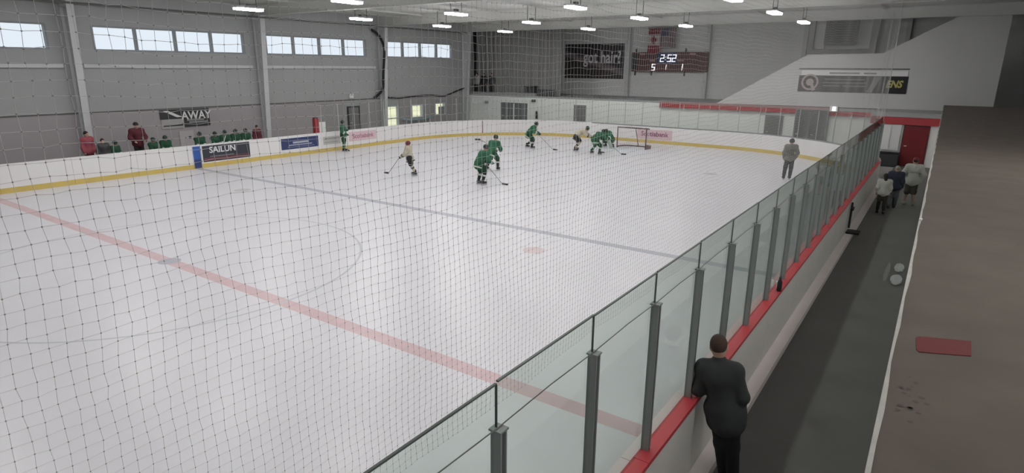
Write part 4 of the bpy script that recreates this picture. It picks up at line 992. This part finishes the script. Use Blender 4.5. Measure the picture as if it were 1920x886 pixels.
# walkway people
k1 = dict(top=mat('tee_white', (0.50, 0.49, 0.46), .8), pants=mat('skirt_brown', (0.06, 0.045, 0.04), .8), shoes=M_BLACK, hair=mat('hair_dark', (0.02, 0.015, 0.012), .8), pantlen=.75, pad=.025, hem=.03, ppad=.03, topname='shirt', sleeve=.6, longhair=True, socks=PBLACK)
person('child in white top and black leggings walking beside the near boards', 13.78, 16.6, 0, 10, 1.36, STAND, k1, dict(anL=(-.10, .14, .10), anR=(.10, -.18, .12), knR=(.10, .02, .49)))
k2 = dict(top=mat('hoodie_navy', (0.028, 0.032, 0.055), .85), pants=mat('jeans_grey', (0.09, 0.095, 0.105), .85), shoes=M_DARK, hair=mat('hair_blond', (0.26, 0.22, 0.19), .8), pantlen=1.9, pad=.035, hem=.05, ppad=.03, topname='hoodie', hood=mat('hoodie_navy', (0.028, 0.032, 0.055), .85))
person('child in navy hoodie walking in the middle of the walkway', 14.02, 17.75, 0, 5, 1.5, STAND, k2, dict(anR=(.10, .16, .10), anL=(-.10, -.14, .12)))
k3 = dict(top=mat('hoodie_white', (0.46, 0.45, 0.42), .85), pants=mat('shorts_grey', (0.075, 0.07, 0.062), .85), shoes=mat('shoe_pale', (0.30, 0.29, 0.27), .7), hair=mat('hair_dark', (0.02, 0.015, 0.012), .8), cap=mat('cap_red', (0.16, 0.02, 0.03), .7), pantlen=1.1, pad=.034, hem=.07, ppad=.04, topname='hoodie', hood=mat('hoodie_white', (0.46, 0.45, 0.42), .85))
t = person('adult in white hoodie and red cap walking along the balcony wall', 14.48, 18.75, 0, 5, 1.70, STAND, k3, dict(elL=(-.33, -.02, 1.14), elR=(.33, -.02, 1.14), anL=(-.13, .14, .10), anR=(.13, -.10, .12)))
bm = bmesh.new(); bx(bm, -.13, .13, -.235, -.225, 1.19, 1.225); obj('print_line', bm, M_GREY, t)

# near man in black leaning at the boards
mf = dict(top=mat('jacket_black', (0.024, 0.027, 0.028), .8, .2, 6), pants=mat('trousers_black', (0.013, 0.013, 0.015), .85, .2, 6), shoes=M_BLACK, hair=mat('hair_brown', (0.055, 0.032, 0.024), .85, .3, 40), pantlen=1.93, pad=.018, hem=.14, ppad=.010, topname='jacket', collar=True, fingers=True, sleeve=.97, tw=1.10, soft=.035)
person('man in black jacket and trousers leaning on the near boards, seen from behind', 13.63, -.45, 0, 14, 1.86, STAND, mf,
       dict(pelvis=(-.12, .0, .95), waist=(-.15, .01, 1.08), chest=(-.185, .02, 1.27), neck=(-.225, .03, 1.45), head=(-.245, .06, 1.60), shL=(-.365, .02, 1.35), shR=(-.065, .0, 1.375),
            elL=(-.40, .0, 1.10), wrL=(-.34, .18, 1.06), elR=(.035, -.04, 1.12), wrR=(.01, .07, .93), hipL=(-.19, 0, .92), hipR=(-.04, 0, .92), knL=(-.12, .03, .5), knR=(.0, .01, .5), anL=(-.05, .06, .09), anR=(.05, -.04, .09)), vox=.0115)

# ------------------------------------------------------------------ protective netting above the near glass
def netting():
    t = thing('safety_net', 'fine grey protective netting hanging above the near glass', 'netting')
    CELL = .0415; Ya, Yb, Za, Zb = -7.4, 22.4, 2.70, 7.62
    X = 13.045
    ny = int((Yb-Ya)/CELL); nz = int((Zb-Za)/CELL)
    rs = np.random.RandomState(5)
    def wob(y, z): return X+.012*np.sin(y*1.3+z*.7)+.008*np.sin(y*3.1-z*1.9), .006*np.sin(z*5+y*2)+.004*np.sin(z*11+y*7), .006*np.sin(y*4+z*3)+.005*np.sin(y*9-z*4)
    yy = Ya+CELL*np.arange(ny+1); zz = Za+CELL*np.arange(nz+1)
    jy = rs.normal(0, .0018, (ny+1, nz+1)); jz = rs.normal(0, .0018, (ny+1, nz+1))
    Yg, Zg = np.meshgrid(yy, zz, indexing='ij'); Xg, dy, dz = wob(Yg, Zg); G = np.stack([Xg, Yg+dy+jy, Zg+dz+jz], -1)
    r = .00075
    def strands(G, step):
        """G: [strand, node, 3] -> triangular tubes"""
        G = G[:, ::step] if (G.shape[1]-1) % step == 0 else np.concatenate([G[:, ::step], G[:, -1:]], 1)
        S, N, _ = G.shape
        d = (G[:, -1]-G[:, 0]); d /= np.linalg.norm(d, axis=-1, keepdims=True)
        a = np.tile(np.array([1.0, 0, 0]), (S, 1)); b = np.cross(d, a)
        V = np.stack([G+(a*math.cos(q)+b*math.sin(q))[:, None, :]*r for q in (0, 2.094, 4.189)], 2)  # S,N,3,3
        base = (np.arange(S)[:, None]*N+np.arange(N-1)[None])[..., None]*3
        F = []
        for k in range(3):
            k2 = (k+1) % 3
            F.append(np.concatenate([base+k, base+k2, base+3+k2, base+3+k], -1).reshape(-1, 4))
        return V.reshape(-1, 3), np.concatenate(F)
    nn = int((4.0-Ya)/CELL)
    v1, f1 = strands(G[:nn], 1)                              # near verticals knot by knot
    v2, f2 = strands(G[nn:], 8)
    Gt = G.transpose(1, 0, 2); v3, f3 = strands(Gt[:, :nn+1], 1); v4, f4 = strands(Gt[:, nn:], 8)
    def build(name, parts, m):
        off = 0; Vs = []; Fs = []
        for v, f in parts: Vs.append(v); Fs.append(f+off); off += len(v)
        V = np.concatenate(Vs); F = np.concatenate(Fs)
        me = bpy.data.meshes.new(name); n = F.shape[1]
        me.vertices.add(len(V)); me.vertices.foreach_set('co', V.astype(np.float32).ravel())
        me.loops.add(F.size); me.loops.foreach_set('vertex_index', F.astype(np.int32).ravel())
        me.polygons.add(len(F)); me.polygons.foreach_set('loop_start', (np.arange(len(F))*n).astype(np.int32)); me.polygons.foreach_set('loop_total', np.full(len(F), n, np.int32))
        me.update(calc_edges=True); o = mobj(name, me, m, t); o['kind'] = 'stuff'; return o
    build('mesh_twine', [(v1, f1), (v2, f2), (v3, f3), (v4, f4)], M_NET)
    K = G[:nn].reshape(-1, 3); rk = .0030
    oc = np.array([(1, 0, 0), (-1, 0, 0), (0, 1, 0), (0, -1, 0), (0, 0, 1), (0, 0, -1)])*rk
    V = (K[:, None]+oc[None]).reshape(-1, 3)
    of = np.array([(0, 2, 4), (2, 1, 4), (1, 3, 4), (3, 0, 4), (2, 0, 5), (1, 2, 5), (3, 1, 5), (0, 3, 5)])
    F = (np.arange(len(K))[:, None, None]*6+of[None]).reshape(-1, 3)
    build('knots', [(V, F)], mat('net_knot', (0.30, 0.30, 0.30), .9))
    bm = bmesh.new(); tube(bm, [(X, Yb+.02, Za), (X, Yb+.02, Zb)], .012, 6); obj('border_rope', bm, mat('rope_pale', (0.45, 0.44, 0.42), .9), t)
    bm = bmesh.new(); tube(bm, [(X, Ya, Zb+.02), (X, Yb, Zb+.02)], .02, 6); obj('top_cable', bm, M_DSTEEL, t)
netting()
